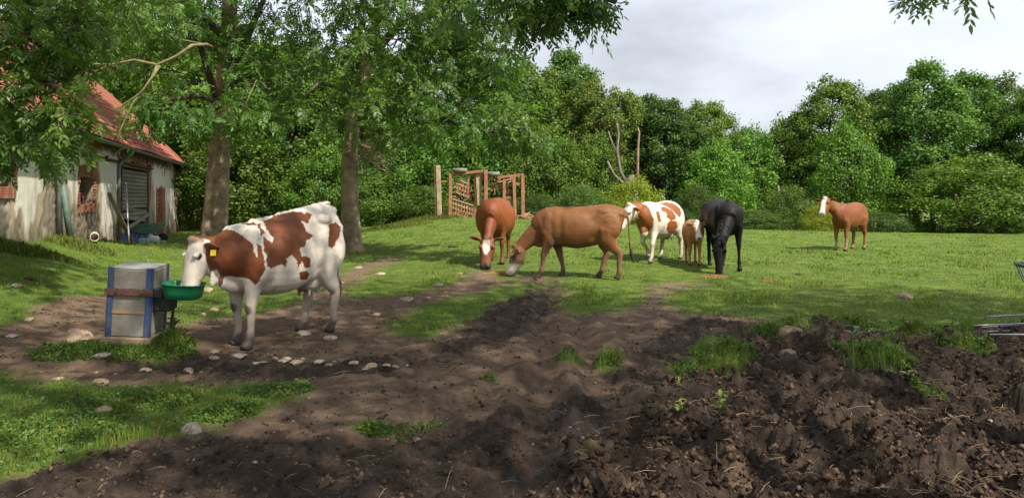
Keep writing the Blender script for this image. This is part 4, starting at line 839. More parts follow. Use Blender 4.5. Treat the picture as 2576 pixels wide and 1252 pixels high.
    p = GP(378, 610); mb = MB(); blob(mb, (0, 0, .2), (.14, .12, .16)); tag(obj('sack', mb.mesh('sack', True), wp, None, (p.x, p.y, gz(p.x, p.y) - .05)), 'small white feed sack slumped behind the canister', 'sack')
    p = GP(402, 611); mb = MB(); mb.box((0, 0, .04), (.38, .16, .07)); tag(obj('lid', mb.mesh('lid', bevel=.012), tub, None, (p.x, p.y, gz(p.x, p.y)), (0, 0, .2)), 'mint green plastic lid lying flat near the barn corner', 'lid')
    # fence rail and leaning branch behind the corner
    p = W(Lw + 1.6, -.6, 0); fp = MB().tube([(p.x, p.y, -.2), (p.x + .05, p.y, 1.35)], .05, 8); tag(obj('post', fp.mesh('post', True), pw), 'grey wooden post in the shade past the barn corner', 'post')
    tag(obj('fallen_branch', MB().tube([(p.x - 1.2, p.y - .3, .45), (p.x, p.y - .1, .95), (p.x + .65, p.y + .05, 1.35)], [.06, .055, .04], 8).mesh('fallen_branch', True), mat('bare_wood', (.36, .25, .14), .8, var=.3)), 'pale bare branch propped up past the barn corner', 'branch')
    return root
barn()

# ------------------------------------------------------------------ water trough
def trough():
    p = Vector((-3.97, 8.12, .0)); p.z = gz(p.x, p.y); root = empty('water_trough', (p.x, p.y, p.z), (R(1.5), R(3.5), R(6))); tag(root, 'concrete water post with blue corner irons and green drinking bowl', 'water trough'); root.scale = (.94,) * 3
    conc = mat('concrete', (.29, .265, .22), .92, c2=(.16, .14, .11), scale=3.2, bump=.45, bscale=90); blue = mat('blue_paint', (.022, .052, .165), .6, scale=9, c2=(.075, .085, .11)); rust = mat('rusty_band', (.11, .055, .035), .85, var=.4, scale=14)
    W_, D_, H_ = .44, .52, .82; base = MB(); base.box((.0, 0, .04), (W_ + .10, D_ + .1, .09)); obj('plinth', base.mesh('plinth', bevel=.012), mat('plinth_wood', (.27, .19, .12), .9, var=.3), root)
    zz = [.086, .35, .60, H_]
    for a, b in zip(zz[:-1], zz[1:]):
        mb = MB(); mb.box((0, 0, (a + b) / 2), (W_, D_, b - a - .008)); obj('slab', mb.mesh('slab', bevel=.008), conc, root)
    mb = MB(); mb.box((0, 0, H_ + .008), (W_ - .02, D_ - .02, .025)); obj('lid', mb.mesh('lid', bevel=.006), mat('zinc_lid', (.30, .30, .28), .6, var=.2, metal=.2), root)
    for sx in (-1, 1):
        for sy in (-1, 1):
            mb = MB(); mb.box((sx * (W_ / 2 - .022), sy * (D_ / 2 + .005), H_ / 2 + .05), (.056, .012, H_ - .06)); mb.box((sx * (W_ / 2 + .005), sy * (D_ / 2 - .016), H_ / 2 + .05), (.012, .054, H_ - .06)); obj('corner_iron', mb.mesh('corner_iron'), blue, root)
    bd = MB(); bd.box((0, -D_ / 2 - .022, .575), (W_ + .06, .018, .07)); ob = obj('band', bd.mesh('band', bevel=.003), rust, root)
    for x in (-.13, .13): obj('bolt', MB().tube([(x, -D_ / 2 - .03, .575), (x, -D_ / 2 - .045, .575)], .012, 6).mesh('bolt'), rust, ob)
    mb = MB(); mb.box((.0, -D_ / 2 - .002, .352), (W_ * .82, .012, .022)); obj('batten', mb.mesh('batten'), mat('batten', (.30, .17, .08), .8), root)
    # green bowl bracketed on the right-hand face
    gm = mat('bowl_green', (.008, .14, .058), .32, var=.15, spec=.5); n = 28; V = []; F = []
    prof = [(.16, 0.0), (.19, .02), (.205, .08), (.215, .165), (.228, .172), (.228, .16), (.200, .155), (.188, .07), (.17, .035), (.0001, .03)]
    c0 = Vector((W_ / 2 + .31, -.15, .515))
    for k, (r_, z) in enumerate(prof):
        for j in range(n):
            a = 2 * math.pi * j / n; ca, sa = math.cos(a), math.sin(a); q = (abs(ca) ** 3 + abs(sa) ** 3) ** (-1 / 3); V.append(tuple(c0 + Vector((ca * q * r_ * .98, sa * q * r_ * .86, z))))
    for k in range(len(prof) - 1):
        for j in range(n): F.append((k * n + j, k * n + (j + 1) % n, (k + 1) * n + (j + 1) % n, (k + 1) * n + j))
    F.append(tuple(range(n - 1, -1, -1))); me = bpy.data.meshes.new('bowl'); me.from_pydata(V, [], F); me.polygons.foreach_set('use_smooth', [True] * len(F)); obj('bowl', me, gm, root)
    wt = MB().tube([c0 + Vector((0, 0, .10)), c0 + Vector((0, 0, .104))], .175, 20); obj('water', wt.mesh('water'), mat('bowl_water', (.03, .045, .04), .05, spec=.6), root)
    mb = MB(); mb.box((W_ / 2 + .10, -.06, .45), (.18, .24, .17)); obj('valve_box', mb.mesh('valve_box', bevel=.012), mat('black_iron', (.025, .025, .025), .6), root)
    mb = MB(); mb.box((W_ / 2 + .06, -.12, .57), (.10, .20, .10)); obj('bracket', mb.mesh('bracket', bevel=.006), mat('bracket_iron', (.03, .035, .032), .6), root)
    obj('supply_pipe', MB().tube([(W_ / 2 + .16, .02, .40), (W_ / 2 + .14, .06, .25), (W_ / 2 + .10, .08, .05), (W_ / 2 + .10, .09, -.1)], .016, 8).mesh('supply_pipe', True), rust, root)
trough()
# ------------------------------------------------------------------ folded cultivator on the bank
def cultivator():
    Y = 30.5; k = .2806 / FPX * Y; p = P(1054.2 + .2806 * 550, 548, Y); z0 = float(macro(np.array([p.x]), np.array([Y]))[0]) - .03
    root = empty('cultivator', (p.x, Y, z0)); tag(root, 'rusty folded cultivator with upright frames and two flat lying tyres', 'cultivator')
    rust = mat('machine_rust', (.40, .185, .11), .85, scale=6, c2=(.27, .115, .07)); pale = mat('machine_pale', (.50, .32, .20), .85, var=.3, scale=6); ty = mat('tyre_rubber', (.20, .19, .165), .85, var=.2); timber = mat('machine_bleached', (.42, .33, .22), .9, var=.35, scale=8)
    def m(x, y, d=0): return Vector(((x - 550) * k, d, (595 - y) * k))
    def beam(a, b, w_=.09, d=0, d2=None, mt=rust, nm='beam'): return obj(nm, MB().bar(m(*a, d), m(*b, d if d2 is None else d2), w_ * 1.2).mesh(nm, bevel=.006), mt, root)
    # packer rollers: shaft with a comb of rings
    for (xa, ya, xb, yb, wd, n, d, x_in) in ((170, 122, 185, 598, .17, 25, 0, -1), (530, 188, 545, 480, .22, 16, .15, -1)):
        ro = obj('roller', MB().bar(m(xa, ya, d), m(xb, yb, d), wd, .15).mesh('roller', bevel=.01), timber, root)
        for i in range(n):
            t = (i + .5) / n; c = m(xa + (xb - xa) * t, ya + (yb - ya) * t, d); mb = MB(); hw = wd / 2
            mb.add([c + Vector((-hw, -.04, .05)), c + Vector((-hw, .04, .05)), c + Vector((-hw - .09, .03, .015)), c + Vector((-hw - .09, -.03, .015)), c + Vector((-hw, -.04, -.035)), c + Vector((-hw, .04, -.035))], [(0, 1, 2, 3), (3, 2, 5, 4), (0, 3, 4), (1, 5, 2), (0, 4, 5, 1)])
            obj('tooth', mb.mesh('tooth'), rust, ro)
    for a, b, w_, d in (((282, 205), (280, 592), .10, 0), ((272, 206), (592, 170), .085, .02), ((600, 160), (602, 595), .115, -.05), ((440, 205), (442, 400), .055, .1), ((502, 200), (500, 592), .07, .2), ((190, 268), (282, 262), .05, .05), ((250, 405), (330, 400), .06, .1),
                        ((762, 232), (764, 592), .09, .05), ((850, 222), (862, 594), .10, .0), ((930, 200), (932, 596), .11, -.04), ((698, 230), (932, 205), .085, .02), ((866, 288), (928, 288), .08, .0), ((770, 412), (850, 410), .075, .08), ((800, 230), (850, 300), .06, .03), ((880, 212), (925, 262), .05, .0),
                        ((600, 290), (650, 230), .07, .0), ((560, 205), (600, 255), .06, .05), ((730, 235), (640, 350), .06, .25), ((820, 225), (850, 330), .05, .3), ((340, 380), (500, 400), .06, .35), ((440, 388), (600, 400), .06, .45), ((210, 550), (300, 545), .07, .2), ((280, 470), (440, 420), .05, .4), ((690, 300), (850, 310), .05, .3), ((790, 300), (790, 400), .05, .25)):
        beam(a, b, w_, d)
    # tine lattices
    for x0, y0, x1, y1, sl, nv, nd, d in ((318, 232, 442, 400, 55, 6, 4, .12), (305, 420, 480, 590, 60, 8, 4, .05), (650, 290, 850, 390, -60, 5, 3, .3)):
        gr = empty('tine_section'); gr.parent = root
        for i in range(nv): x = x0 + (x1 - x0) * i / (nv - 1); obj('tine', MB().bar(m(x, y0 + 12 * i, d), m(x + 4, y1 - 30 + 6 * i, d), .04).mesh('tine'), pale if i % 2 else rust, gr)
        for j in range(nd): y = y0 + (y1 - y0 - 45) * j / (nd - 1); obj('cross_bar', MB().bar(m(x0 - 5, y, d - .03), m(x1 + 5, y + sl, d - .03), .045).mesh('cross_bar'), pale, gr)
        for i in range(nv):
            x = x0 + (x1 - x0) * i / (nv - 1); q = m(x, y0 + (y1 - y0) * .5, d); obj('spring', MB().tube([q, q + Vector((.10, -.10, .02)), q + Vector((.13, -.16, -.10)), q + Vector((.06, -.2, -.2))], .014, 5).mesh('spring'), rust, gr)
    for xc, yc, w_ in ((365, 166, .305), (665, 198, .275)):
        c = m(xc, yc, .05); mb = MB(); n, nn = 26, 10
        for i in range(n):
            a = 2 * math.pi * i / n
            for j in range(nn): b = 2 * math.pi * j / nn; r_ = w_ - .09 + .09 * math.cos(b); mb.v.append((c.x + r_ * math.cos(a), c.y + r_ * math.sin(a), c.z + .088 * math.sin(b)))
        for i in range(n):
            for j in range(nn): mb.f.append((i * nn + j, ((i + 1) % n) * nn + j, ((i + 1) % n) * nn + (j + 1) % nn, i * nn + (j + 1) % nn))
        wh = obj('tyre', mb.mesh('tyre', True), ty, root); obj('rim', MB().tube([c - Vector((0, 0, .05)), c + Vector((0, 0, .05))], w_ - .15, 16).mesh('rim'), rust, wh)
        obj('axle', MB().tube([c, m(xc + 25, yc + 60, .05)], .035, 8).mesh('axle'), rust, root)
    rg = random.Random(2)
    for i in range(16):
        x = rg.uniform(190, 500) if i % 2 else rg.uniform(830, 1010); q = m(x, rg.uniform(555, 600), rg.uniform(-.3, .4)); a = rg.uniform(-.5, .5); l = rg.uniform(.2, .45)
        dv = Vector((math.cos(a), rg.uniform(-.3, .3), math.sin(a) * .6)) * l; obj('loose_bar', MB().bar(q - dv, q + dv, .035).mesh('loose_bar'), pale if i % 3 else rust, root)
cultivator()
# ------------------------------------------------------------------ hay feeder on the right edge and the bundle of rods in the mud
def feeder():
    c = P(2728, 815, 10.6); root = empty('hay_feeder', (c.x, c.y, gz(c.x, c.y))); tag(root, 'dark curved metal hay feeder lying tilted at the pasture edge', 'hay feeder')
    fm = mat('feeder_steel', (.085, .10, .085), .55, var=.3, metal=.4); gm = mat('feeder_rod', (.22, .25, .22), .5, var=.2, metal=.4)
    R1, R2 = .92, .62; T = Euler((R(4), R(9), 0)).to_matrix()
    def ring(r_, z, rad, nm, m_):
        pts = [T @ Vector((r_ * math.cos(a), r_ * math.sin(a), z)) + Vector((0.05, 0, .08)) for a in np.linspace(0, 2 * math.pi, 49)]; obj(nm, MB().tube(pts, rad, 8, False).mesh(nm, True), m_, root)
    ring(R1, .42, .026, 'rim', fm); ring(R2, -.02, .024, 'base_ring', gm)
    for i in range(22):
        a = 2 * math.pi * i / 22; f = lambda r_, z: T @ Vector((r_ * math.cos(a), r_ * math.sin(a), z)) + Vector((0.05, 0, .08)); obj('rod', MB().tube([f(R1, .42), f(R1 * .86, .2), f(R2, -.02)], .011, 6).mesh('rod', True), gm, root)
feeder()
rod_m = mat('galvanised_rod', (.27, .28, .29), .45, var=.2, metal=.5)
for i, (v0, v1, u0) in enumerate(((852, 836, 2455), (856, 846, 2462), (860, 858, 2450), (849, 828, 2480), (858, 852, 2470), (880, 886, 2490))):
    a = GP(u0, v0 + 4); b = a + Vector((1.15, .08 * (i - 2) - (.25 if i == 5 else -.25), 0)); pts = []
    for t in np.linspace(0, 1, 7): q = a.lerp(b, t); q.z = max(gz(q.x, q.y), a.z) + .03 + .012 * i; pts.append(q)
    zs = [q.z for q in pts]
    for j, q in enumerate(pts): q.z = sum(zs) / len(zs) + .02
    tag(obj('metal_rod', MB().tube(pts, .010 + .002 * (i % 2), 6).mesh('metal_rod', True), rod_m), 'thin galvanised rod lying in the loose bundle on the dark muck', 'rod', 'galvanised rods on the muck')
# ------------------------------------------------------------------ grain on the ground
gr_m = mat('grain', (.40, .23, .09), .9, var=.4, scale=60, bump=.5, bscale=120)
for (u, v, wpx, label) in ((1262, 690, 80, 'thin orange heap of grain between the two grazing muzzles'), (1800, 699, 66, 'thin orange strip of grain below the black horse'), (1935, 711, 30, 'small orange scatter of grain alone on the grass')):
    c = GP(u, v); rw = wpx / 2 / FPX * c.y; V = []; r3 = np.random.default_rng(u); F = []
    for i in range(int(420 * wpx / 60)):
        a = r3.random() * 2 * math.pi; rd = r3.random() ** .8 * 1.15; x, y = c.x + rw * rd * math.cos(a), c.y + .18 * rd * math.sin(a); z = gz(x, y) + .026 * max(0, 1 - rd * rd) + .006
        s_ = r3.uniform(.008, .018); M_ = Euler(r3.uniform(0, 6, 3)).to_matrix(); k = len(V)
        for q in ((-1.4, -.6, -.4), (1.4, -.5, -.3), (0, 1, -.3), (0, 0, .9)): V.append(Vector((x, y, z)) + M_ @ Vector(q) * s_)
        F += [(k, k + 1, k + 2), (k, k + 1, k + 3), (k + 1, k + 2, k + 3), (k + 2, k, k + 3)]
    n = 20; k = len(V); V.append((c.x, c.y, gz(c.x, c.y) + .025))
    for j in range(n): a = 2 * math.pi * j / n; x, y = c.x + rw * .75 * math.cos(a) * (1 + .25 * math.sin(5 * a)), c.y + .10 * math.sin(a) * (1 + .2 * math.sin(3 * a)); V.append((x, y, gz(x, y) + .004))
    F += [(k, k + 1 + j, k + 1 + (j + 1) % n) for j in range(n)]
    me = bpy.data.meshes.new('grain_heap'); me.from_pydata(V, [], F); tag(obj('grain_heap', me, gr_m), label, 'grain')
# ------------------------------------------------------------------ stones
def stone_mesh(seed, flat=.6, angular=.0):
    bm = bmesh.new(); bmesh.ops.create_icosphere(bm, subdivisions=3, radius=1); co = np.array([v.co[:] for v in bm.verts])
    r_ = np.random.default_rng(seed)
    for i in range(7 if not angular else 11):             # chop flat facets
        n = r_.normal(size=3); n /= np.linalg.norm(n); d = r_.uniform(.55, .85) if angular else r_.uniform(.68, .92); ex = np.maximum(0, co @ n - d); co -= ex[:, None] * n
    co *= (1 + .09 * fbm(co[:, 0] * 2.2 + seed, co[:, 1] * 2.2, co[:, 2] * 2.2, s=seed, o=3))[:, None]; co[:, 2] *= flat
    for v, c in zip(bm.verts, co): v.co = c
    me = bpy.data.meshes.new('stone'); bm.to_mesh(me); bm.free(); me.polygons.foreach_set('use_smooth', [not angular] * len(me.polygons)); return me
st_m = [mat('stone_%d' % i, c, .9, var=.3, scale=2.2, bump=.6, bscale=9, c2=c2) for i, (c, c2) in enumerate((((.38, .29, .20), (.20, .145, .10)), ((.46, .39, .30), (.26, .20, .145)), ((.27, .195, .135), (.15, .105, .07))))]
st_me = [[stone_mesh(k * 7 + j, (.62, .5, .7, .38)[k], k == 3) for j in range(1)][0] for k in range(4)]
st_me += [stone_mesh(51, .75, 1), stone_mesh(63, .55), stone_mesh(71, .45)]
ROW = 'pale stone half sunk in the row along the mud beyond the cow'
stones = [(182, 862, 92, 46, 4, 0, 'big tan boulder with flat faces beside the water post'), (250, 914, 44, 19, 0, 1, 'rounded pale stone in the mud below the water post'), (244, 977, 46, 32, 0, 2, 'brown rounded stone at the mud edge of the front lawn'),
          (254, 1046, 44, 34, 0, 0, 'tan rounded stone standing in the front lawn grass'), (476, 1090, 58, 46, 4, 1, 'pale wedge shaped stone with a sharp corner at the lawn tip'), (66, 806, 32, 12, 3, 0, 'flat tan stone on the bare earth left of the boulder'), (24, 852, 36, 12, 3, 1, 'flat white slab on bare earth at the path edge'),
          (36, 727, 28, 16, 0, 0, 'single tan stone out on the lawn above the path'), (364, 928, 30, 14, 2, 0, 'small tan stone at the foot of the weeds below the water post'), (470, 927, 30, 20, 4, 1, 'small pointed white stone in the mud right of the weeds'),
          (535, 895, 26, 18, 0, 2, 'round brown stone against the front hooves of the drinking cow'), (538, 911, 34, 14, 5, 0, 'oval tan stone just below the front hooves'), (760, 847, 42, 22, 0, 1, 'grey rounded stone by the rear hooves of the drinking cow'), (831, 862, 40, 15, 5, 1, 'smooth oval grey stone behind the drinking cow'),
          (945, 790, 30, 10, 3, 0, 'flat tan stone at the edge of the green wedge'), (536, 784, 26, 18, 0, 0, 'tan stone in the grass between water post and cow'), (511, 795, 20, 11, 5, 1, 'small grey stone in the grass near the green bowl'), (520, 835, 20, 8, 3, 0, 'thin flat stone in bare earth under the drinking cow'),
          (2284, 753, 40, 22, 2, 2, 'brown lump of stone alone out on the right pasture'), (1480, 739, 13, 11, 0, 1, 'tiny white stone in thin grass below the brown cow'), (142, 957, 36, 12, 3, 0, 'flat stone slab at the upper edge of the front lawn'), (515, 735, 40, 18, 3, 0, 'pale flat rock in the grass behind the drinking cow'),
          (2495, 1078, 30, 16, 4, 1, 'pale angular stone on the muck at the right'), (1995, 868, 60, 40, 2, 2, 'brown crumbly lump on the crest of the muck heap'), (1985, 910, 44, 34, 0, 2, 'tan lump in the muck below the crest'), (640, 1180, 14, 7, 0, 1, 'tiny pale pebble in the dark front mud'), (1050, 1105, 20, 12, 4, 0, 'small tan stone at the sunlit mud edge')]
for u, v, w_ in ((595, 907, 40), (638, 915, 34), (662, 912, 24), (690, 899, 20), (706, 907, 34), (738, 911, 46), (722, 899, 28), (800, 920, 36), (826, 915, 24), (842, 909, 14), (890, 919, 28), (927, 925, 46), (966, 914, 36), (996, 918, 22), (1026, 910, 18), (1042, 908, 28), (760, 902, 18), (615, 899, 18)): stones.append((u, v, w_, w_ * .36, 3 if w_ > 30 else 5, 1 if u % 3 else 0, ROW))
PEB = 'small pebble lying loose on the bare yard earth'
rg = random.Random(8)
for i in range(60): stones.append((rg.uniform(100, 1750), rg.uniform(830, 1230), rg.uniform(6, 13), 4, rg.choice((0, 5, 6)), rg.choice((0, 1, 2)), PEB))
for u, v, w_ in ((1100, 718, 36), (1075, 752, 18), (1020, 756, 46), (955, 692, 30), (900, 675, 26), (1120, 735, 14), (860, 710, 16), (1155, 690, 18)): stones.append((u, v, w_, w_ * .3, 3, 0, 'flat pale stone on the worn path left of the grain'))
SC = {}
for (u, v, w_, h_, k, m_, lab) in stones:
    p = GP(u, v); rw = w_ / 2 / FPX * p.y; rh = max(h_ / FPX * p.y * .55, rw * .25)
    if lab == PEB and masks(np.array([p.x]), np.array([p.y]), np.array([p.z]))[0][0] > .4: continue
    key = (k, m_)
    if key not in SC: me = st_me[k].copy(); me.materials.append(st_m[m_]); SC[key] = me
    fl = (.62, .5, .7, .38, .75, .55, .45)[k]
    o = obj('pebble' if lab == PEB else 'stone', SC[key], None, None, (p.x, p.y + rw * .5, p.z + rh * .12), (rg.uniform(-.12, .12), rg.uniform(-.12, .12), rg.uniform(-.6, .6)), (rw, rw * rg.uniform(.7, 1), rh / fl))
    grp = {ROW: 'stones in a row across the mud', PEB: 'pebbles on the yard'}.get(lab) or ('stones on the worn path' if lab.startswith('flat pale stone on the worn') else None)
    tag(o, lab, 'pebble' if lab == PEB else 'stone', grp)

# ------------------------------------------------------------------ dung and clods lying in the grass
dung_m = mat('dung', (.085, .060, .036), .9, c2=(.045, .032, .020), scale=6, bump=.7, bscale=30)
for i, (u, v, w_, lab) in enumerate(((72, 700, 34, 'dark dung pat on the lawn near the single tan stone'), (2010, 690, 30, 'dry dung pat in the shaded grass right of the black horse'), (1140, 622, 30, 'brown bare patch of dung on the bank behind the worn path'), (2370, 735, 26, 'dark dung pat to the right of the lone lump of stone'), (2250, 660, 20, 'small dung pat in the sunlit grass below the far cow'), (1625, 705, 22, 'small dung pat in the grass behind the brown cow'), (2420, 640, 22, 'small dung pat right of the far cow'), (1330, 660, 18, 'little dung heap by the brown cow front hooves'))):
    p = GP(u, v); S = w_ / 2 / FPX * p.y; me = stone_mesh(300 + i, .32); o = obj('dung_pat', me, dung_m, None, (p.x, p.y, p.z + S * .02), (0, 0, i * 1.3), (S, S * .8, S * .8)); tag(o, lab, 'dung')

# ------------------------------------------------------------------ trees
bark_ash = mat('ash_bark', (.30, .225, .145), .95, var=.35, scale=3, c2=(.135, .10, .066), bump=1.0, bscale=30)
bark_dark = mat('dark_bark', (.085, .070, .054), .95, var=.4, scale=3, bump=.8, bscale=20)
bark_grey = mat('grey_bark', (.20, .175, .145), .95, var=.4, scale=3, bump=.8, bscale=14)
twig_y = mat('lichen_twig', (.22, .18, .085), .9, var=.4, scale=6)
dry_tw = mat('dry_twig', (.34, .29, .19), .9, var=.3, scale=6)
leaf_m = leaf_mat('leaf', .5, .38); ash_m = leaf_mat('ash_leaf', .42, .42, (1.1, 1.3, .5), (.495, .512))
def norm(a): return a / (np.linalg.norm(a, axis=-1, keepdims=True) + 1e-9)
def quads(pos, nrm, size, r_, asp=.75, fold=.0):
    """leaf faces: pointed quads at pos facing nrm"""
    n = len(pos); t = norm(np.cross(nrm, r_.normal(size=(n, 3)))); b = np.cross(nrm, t); s = size[:, None]
    v = np.stack([pos - t * s * .5, pos + b * s * asp * .5 - t * s * .05, pos + t * s * .55, pos - b * s * asp * .5 - t * s * .05], 1)
    return v.reshape(-1, 3), np.arange(n * 4).reshape(n, 4)
def tree_parts(seed, h=13.0, cw=7.5, base=.14, n_leaf=26000, ls=.17, tone=(.055, .105, .022), tone2=(.105, .165, .030), trunk_r=.22, sparse=1.0, lean=0.0, bark=None, clumps=None, limbs=26):
    """trunk-and-limbs mesh, crown mesh of a broadleaf tree standing at the origin"""
    r_ = np.random.default_rng(seed); mb = MB(); tp = []
    for i in range(8):
        t = i / 7; tp.append(Vector((lean * h * t * t + r_.normal(0, .12) * t * 2, r_.normal(0, .12) * t * 2, h * .92 * t - .3)))
    mb.tube(tp, [trunk_r * (1.25 if i == 0 else 1 - .86 * i / 7) for i in range(8)], 9)
    cl = []; nc_ = int((clumps or 5) * limbs * 2.9); env = r_.uniform(.84, 1.12, (7, 9))
    def env_at(f, a):                                # lumpy rounded crown outline
        i, j = f * 5.99, (a % 6.283) / 6.283 * 8.99; return env[int(i), int(j) % 9]
    def prof(f): return cw * .5 * (max(.02, math.sin(math.pi * (.20 + .78 * f) ** 1.05)) ** .7)
    for k in range(limbs):
        t = base + (.96 - base) * (k + r_.random()) / limbs; a = k * 2.4 + r_.normal(0, .4); q = t * .93 * 7; i = min(int(q), 6); p0 = tp[i].lerp(tp[i + 1], q - i)
        f = (t - base) / (1 - base); rad = prof(min(f + .1, 1)) * .8; d = Vector((math.cos(a), math.sin(a), 0)); up = .35 * rad + .3
        p1 = p0 + d * rad * .5 + Vector((0, 0, up * .7)); p2 = p0 + d * rad + Vector((0, 0, up)); mb.tube([p0, p1, p2], [max(.03, trunk_r * .42 * (1 - t * .6)), trunk_r * .2, .015], 5)
    for k in range(nc_):
        f = r_.random() ** .85; a = r_.uniform(0, 6.283); rad = prof(f) * env_at(f, a) * (r_.uniform(.25, 1) ** .5); z = h * (base + (1 - base) * f * .95); q = min(z / h / .92, .99) * 7; i = min(int(q), 6); c = tp[i].lerp(tp[i + 1], q - i)
        cl.append((c.x + rad * math.cos(a), c.y + rad * math.sin(a), z + r_.normal(0, .25), r_.uniform(.28, .80) * (.50 + cw / 15) * (1.0 - .25 * f)))
    cl = np.array(cl); w_ = cl[:, 3] ** 2; ci = r_.choice(len(cl), n_leaf, p=w_ / w_.sum()); c = cl[ci]
    d = norm(r_.normal(size=(n_leaf, 3)) + np.array((0, 0, .25))); rr = r_.random(n_leaf) ** .33; off = d * (rr * c[:, 3])[:, None]; off[:, 2] *= .95
    pos = c[:, :3] + off + r_.normal(0, .13, (n_leaf, 3)); ax = np.c_[c[:, 0], c[:, 1], c[:, 2] * 0]; nn = norm(d * .7 + np.array((0, 0, .30)) + .35 * norm(ax) + r_.normal(0, .55, (n_leaf, 3)))
    sz = ls * r_.uniform(.6, 1.3, n_leaf); v, f = quads(pos, nn, sz, r_, .8)
    tw = np.clip(.5 + .28 * r_.normal(size=len(cl))[ci] + .2 * r_.normal(size=n_leaf), 0, 1)[:, None]; cc = np.array(tone) * (1 - tw) + np.array(tone2) * tw; cc = cc * r_.uniform(.75, 1.2, (n_leaf, 1)) * np.array((1.55, 1.55, 1.25))
    return mb.mesh('trunk', True), raw_mesh('crown', v, f, np.repeat(cc, 4, 0))
def plant_tree(name, parts, loc, rz, sc, label, cat='tree', group=None, bark=bark_dark, lm=leaf_m):
    o = empty(name, loc, (0, 0, rz)); o.scale = (sc[0], sc[0], sc[1]); tag(o, label, cat, group)
    obj('trunk', parts[0], bark, o); obj('crown', parts[1], lm, o); return o

# ---- the belt of trees behind the pasture: eight kinds of crown, turned and scaled
G1, G2 = (.040, .088, .014), (.088, .150, .024)
kinds = [tree_parts(11, 13, 7.6, .13, 44000, .17, G1, G2), tree_parts(12, 13, 6.2, .13, 38000, .17, (.034, .085, .018), (.078, .140, .026)), tree_parts(13, 13, 6.8, .13, 40000, .16, (.052, .092, .014), (.110, .150, .026)),
         tree_parts(14, 13, 5.4, .12, 20000, .17, (.042, .080, .014), (.10, .135, .026), sparse=.5, clumps=3, limbs=20), tree_parts(15, 13, 5.8, .15, 36000, .165, (.024, .062, .016), (.055, .108, .022)), tree_parts(16, 13, 8.2, .04, 46000, .17, (.038, .096, .016), (.086, .168, .026))]
shrub = [tree_parts(21, 5.0, 5.4, .02, 17000, .13, (.042, .092, .017), (.090, .155, .026), .10, limbs=22), tree_parts(22, 5.0, 5.0, .02, 15000, .12, (.034, .074, .018), (.072, .118, .026), .09, limbs=22), tree_parts(23, 4.0, 4.4, .02, 12000, .12, (.085, .120, .012), (.175, .200, .020), .08, limbs=18)]
mids = [tree_parts(31, 7.0, 7.0, .05, 24000, .16, G1, G2, .14, limbs=24), tree_parts(32, 7.0, 6.4, .05, 22000, .16, (.036, .100, .016), (.092, .185, .026), .14, limbs=24)]
def gzm(x, y): return float(macro(np.array([x]), np.array([y]))[0])
def belt(u, vtop, Y, k, wpx, rz, name, label, group=None, bark=bark_dark, H=13.0, src=None, W0=None):
    p = P(u, vtop, Y); z0 = gzm(p.x, Y) - .05; s = (p.z - z0) / (H * .99); par = (src or kinds)[k]
    sw = 1.22 * wpx / FPX * Y / (W0 or (7.6, 6.2, 6.8, 5.4, 5.8, 8.2)[k]); return plant_tree(name, par, (p.x, Y, z0), rz, (sw, s), label, 'tree' if src is None else 'shrub', group, bark)
BG = 'trees in the belt behind the pasture'
rows = [(1130, 60, 47, 0, 330, .3, 'broad green tree whose top fills the gap behind the right ash'), (1310, 150, 46, 5, 250, 1.2, 'tall round green tree behind the cultivator'), (1400, 170, 49, 2, 190, 2.2, 'tall olive tree right of the round tree behind the cultivator'),
        (1485, 190, 44, 3, 150, .5, 'thin tree with open crown left of the dead trunk'), (1560, 215, 46, 3, 150, 3.0, 'sparse tree with see-through crown rising behind the dead trunk'), (1680, 245, 45, 4, 165, 1.0, 'dark green tree right of the broken dead trunk'),
        (1775, 252, 50, 2, 175, 4.0, 'olive topped tree beside the dark green tree'), (1880, 330, 47, 0, 170, 5.0, 'low rounded tree at the dip in the tree line'), (1975, 300, 48, 2, 180, .8, 'olive tree stepping up right of the dip in the tree line'),
        (2095, 200, 47, 0, 230, 2.6, 'tall rounded olive tree left of the tallest crown'), (2215, 225, 50, 4, 180, 1.9, 'dark tree between the two tallest crowns'), (2305, 160, 46, 1, 215, 3.4, 'tallest tree of the right hand group'), (2420, 185, 48, 1, 200, 4.4, 'tall leafy tree right of the tallest one'),
        (2515, 180, 51, 3, 190, 5.3, 'brownish thin crowned tree at the end of the right group'), (2440, 400, 40, 5, 290, .2, 'spreading bright green maple with low skirt of branches'), (2600, 225, 45, 0, 200, 2.0, 'olive tree at the right end of the belt'), (2720, 200, 46, 5, 260, 1.0, 'broad tree beyond the right end of the belt'),
        (1800, 365, 43, 5, 170, 3.9, 'mid height green tree behind the calf'), (1370, 320, 41, 0, 190, 3.3, 'mid height tree right of the cultivator'),
        (1230, 280, 43, 4, 240, 2.0, 'dark shady tree straight behind the cultivator'), (930, 120, 42, 0, 320, .9, 'leafy tree behind the bare twigs of the right ash'), (1030, 330, 37, 5, 240, 4.8, 'low bright maple left of the cultivator'), (720, 100, 41, 5, 380, 2.9, 'large maple in the wood behind the drinking cow'),
        (560, 60, 46, 0, 380, 5.5, 'tall tree in the wood behind the left ash'), (600, 340, 38, 2, 250, 2.4, 'yellow green sapling tree at the barn corner'), (350, -150, 50, 5, 420, 1.7, 'tall tree rising behind the barn roof'), (820, 380, 36, 2, 180, .4, 'yellow green maple bough tree beside the right ash trunk'), (150, -260, 52, 0, 460, 3.6, 'tall tree behind the left end of the barn'), (1490, 345, 43, 0, 150, 1.0, 'mid height tree left of the dead trunk'), (2130, 320, 43, 0, 170, 1.0, 'mid height tree behind the far cow'), (1440, 130, 50, 1, 190, 1.0, 'tall tree behind the open crowned one'), (1620, 235, 51, 4, 190, .4, 'dark tree behind the dead trunk')]
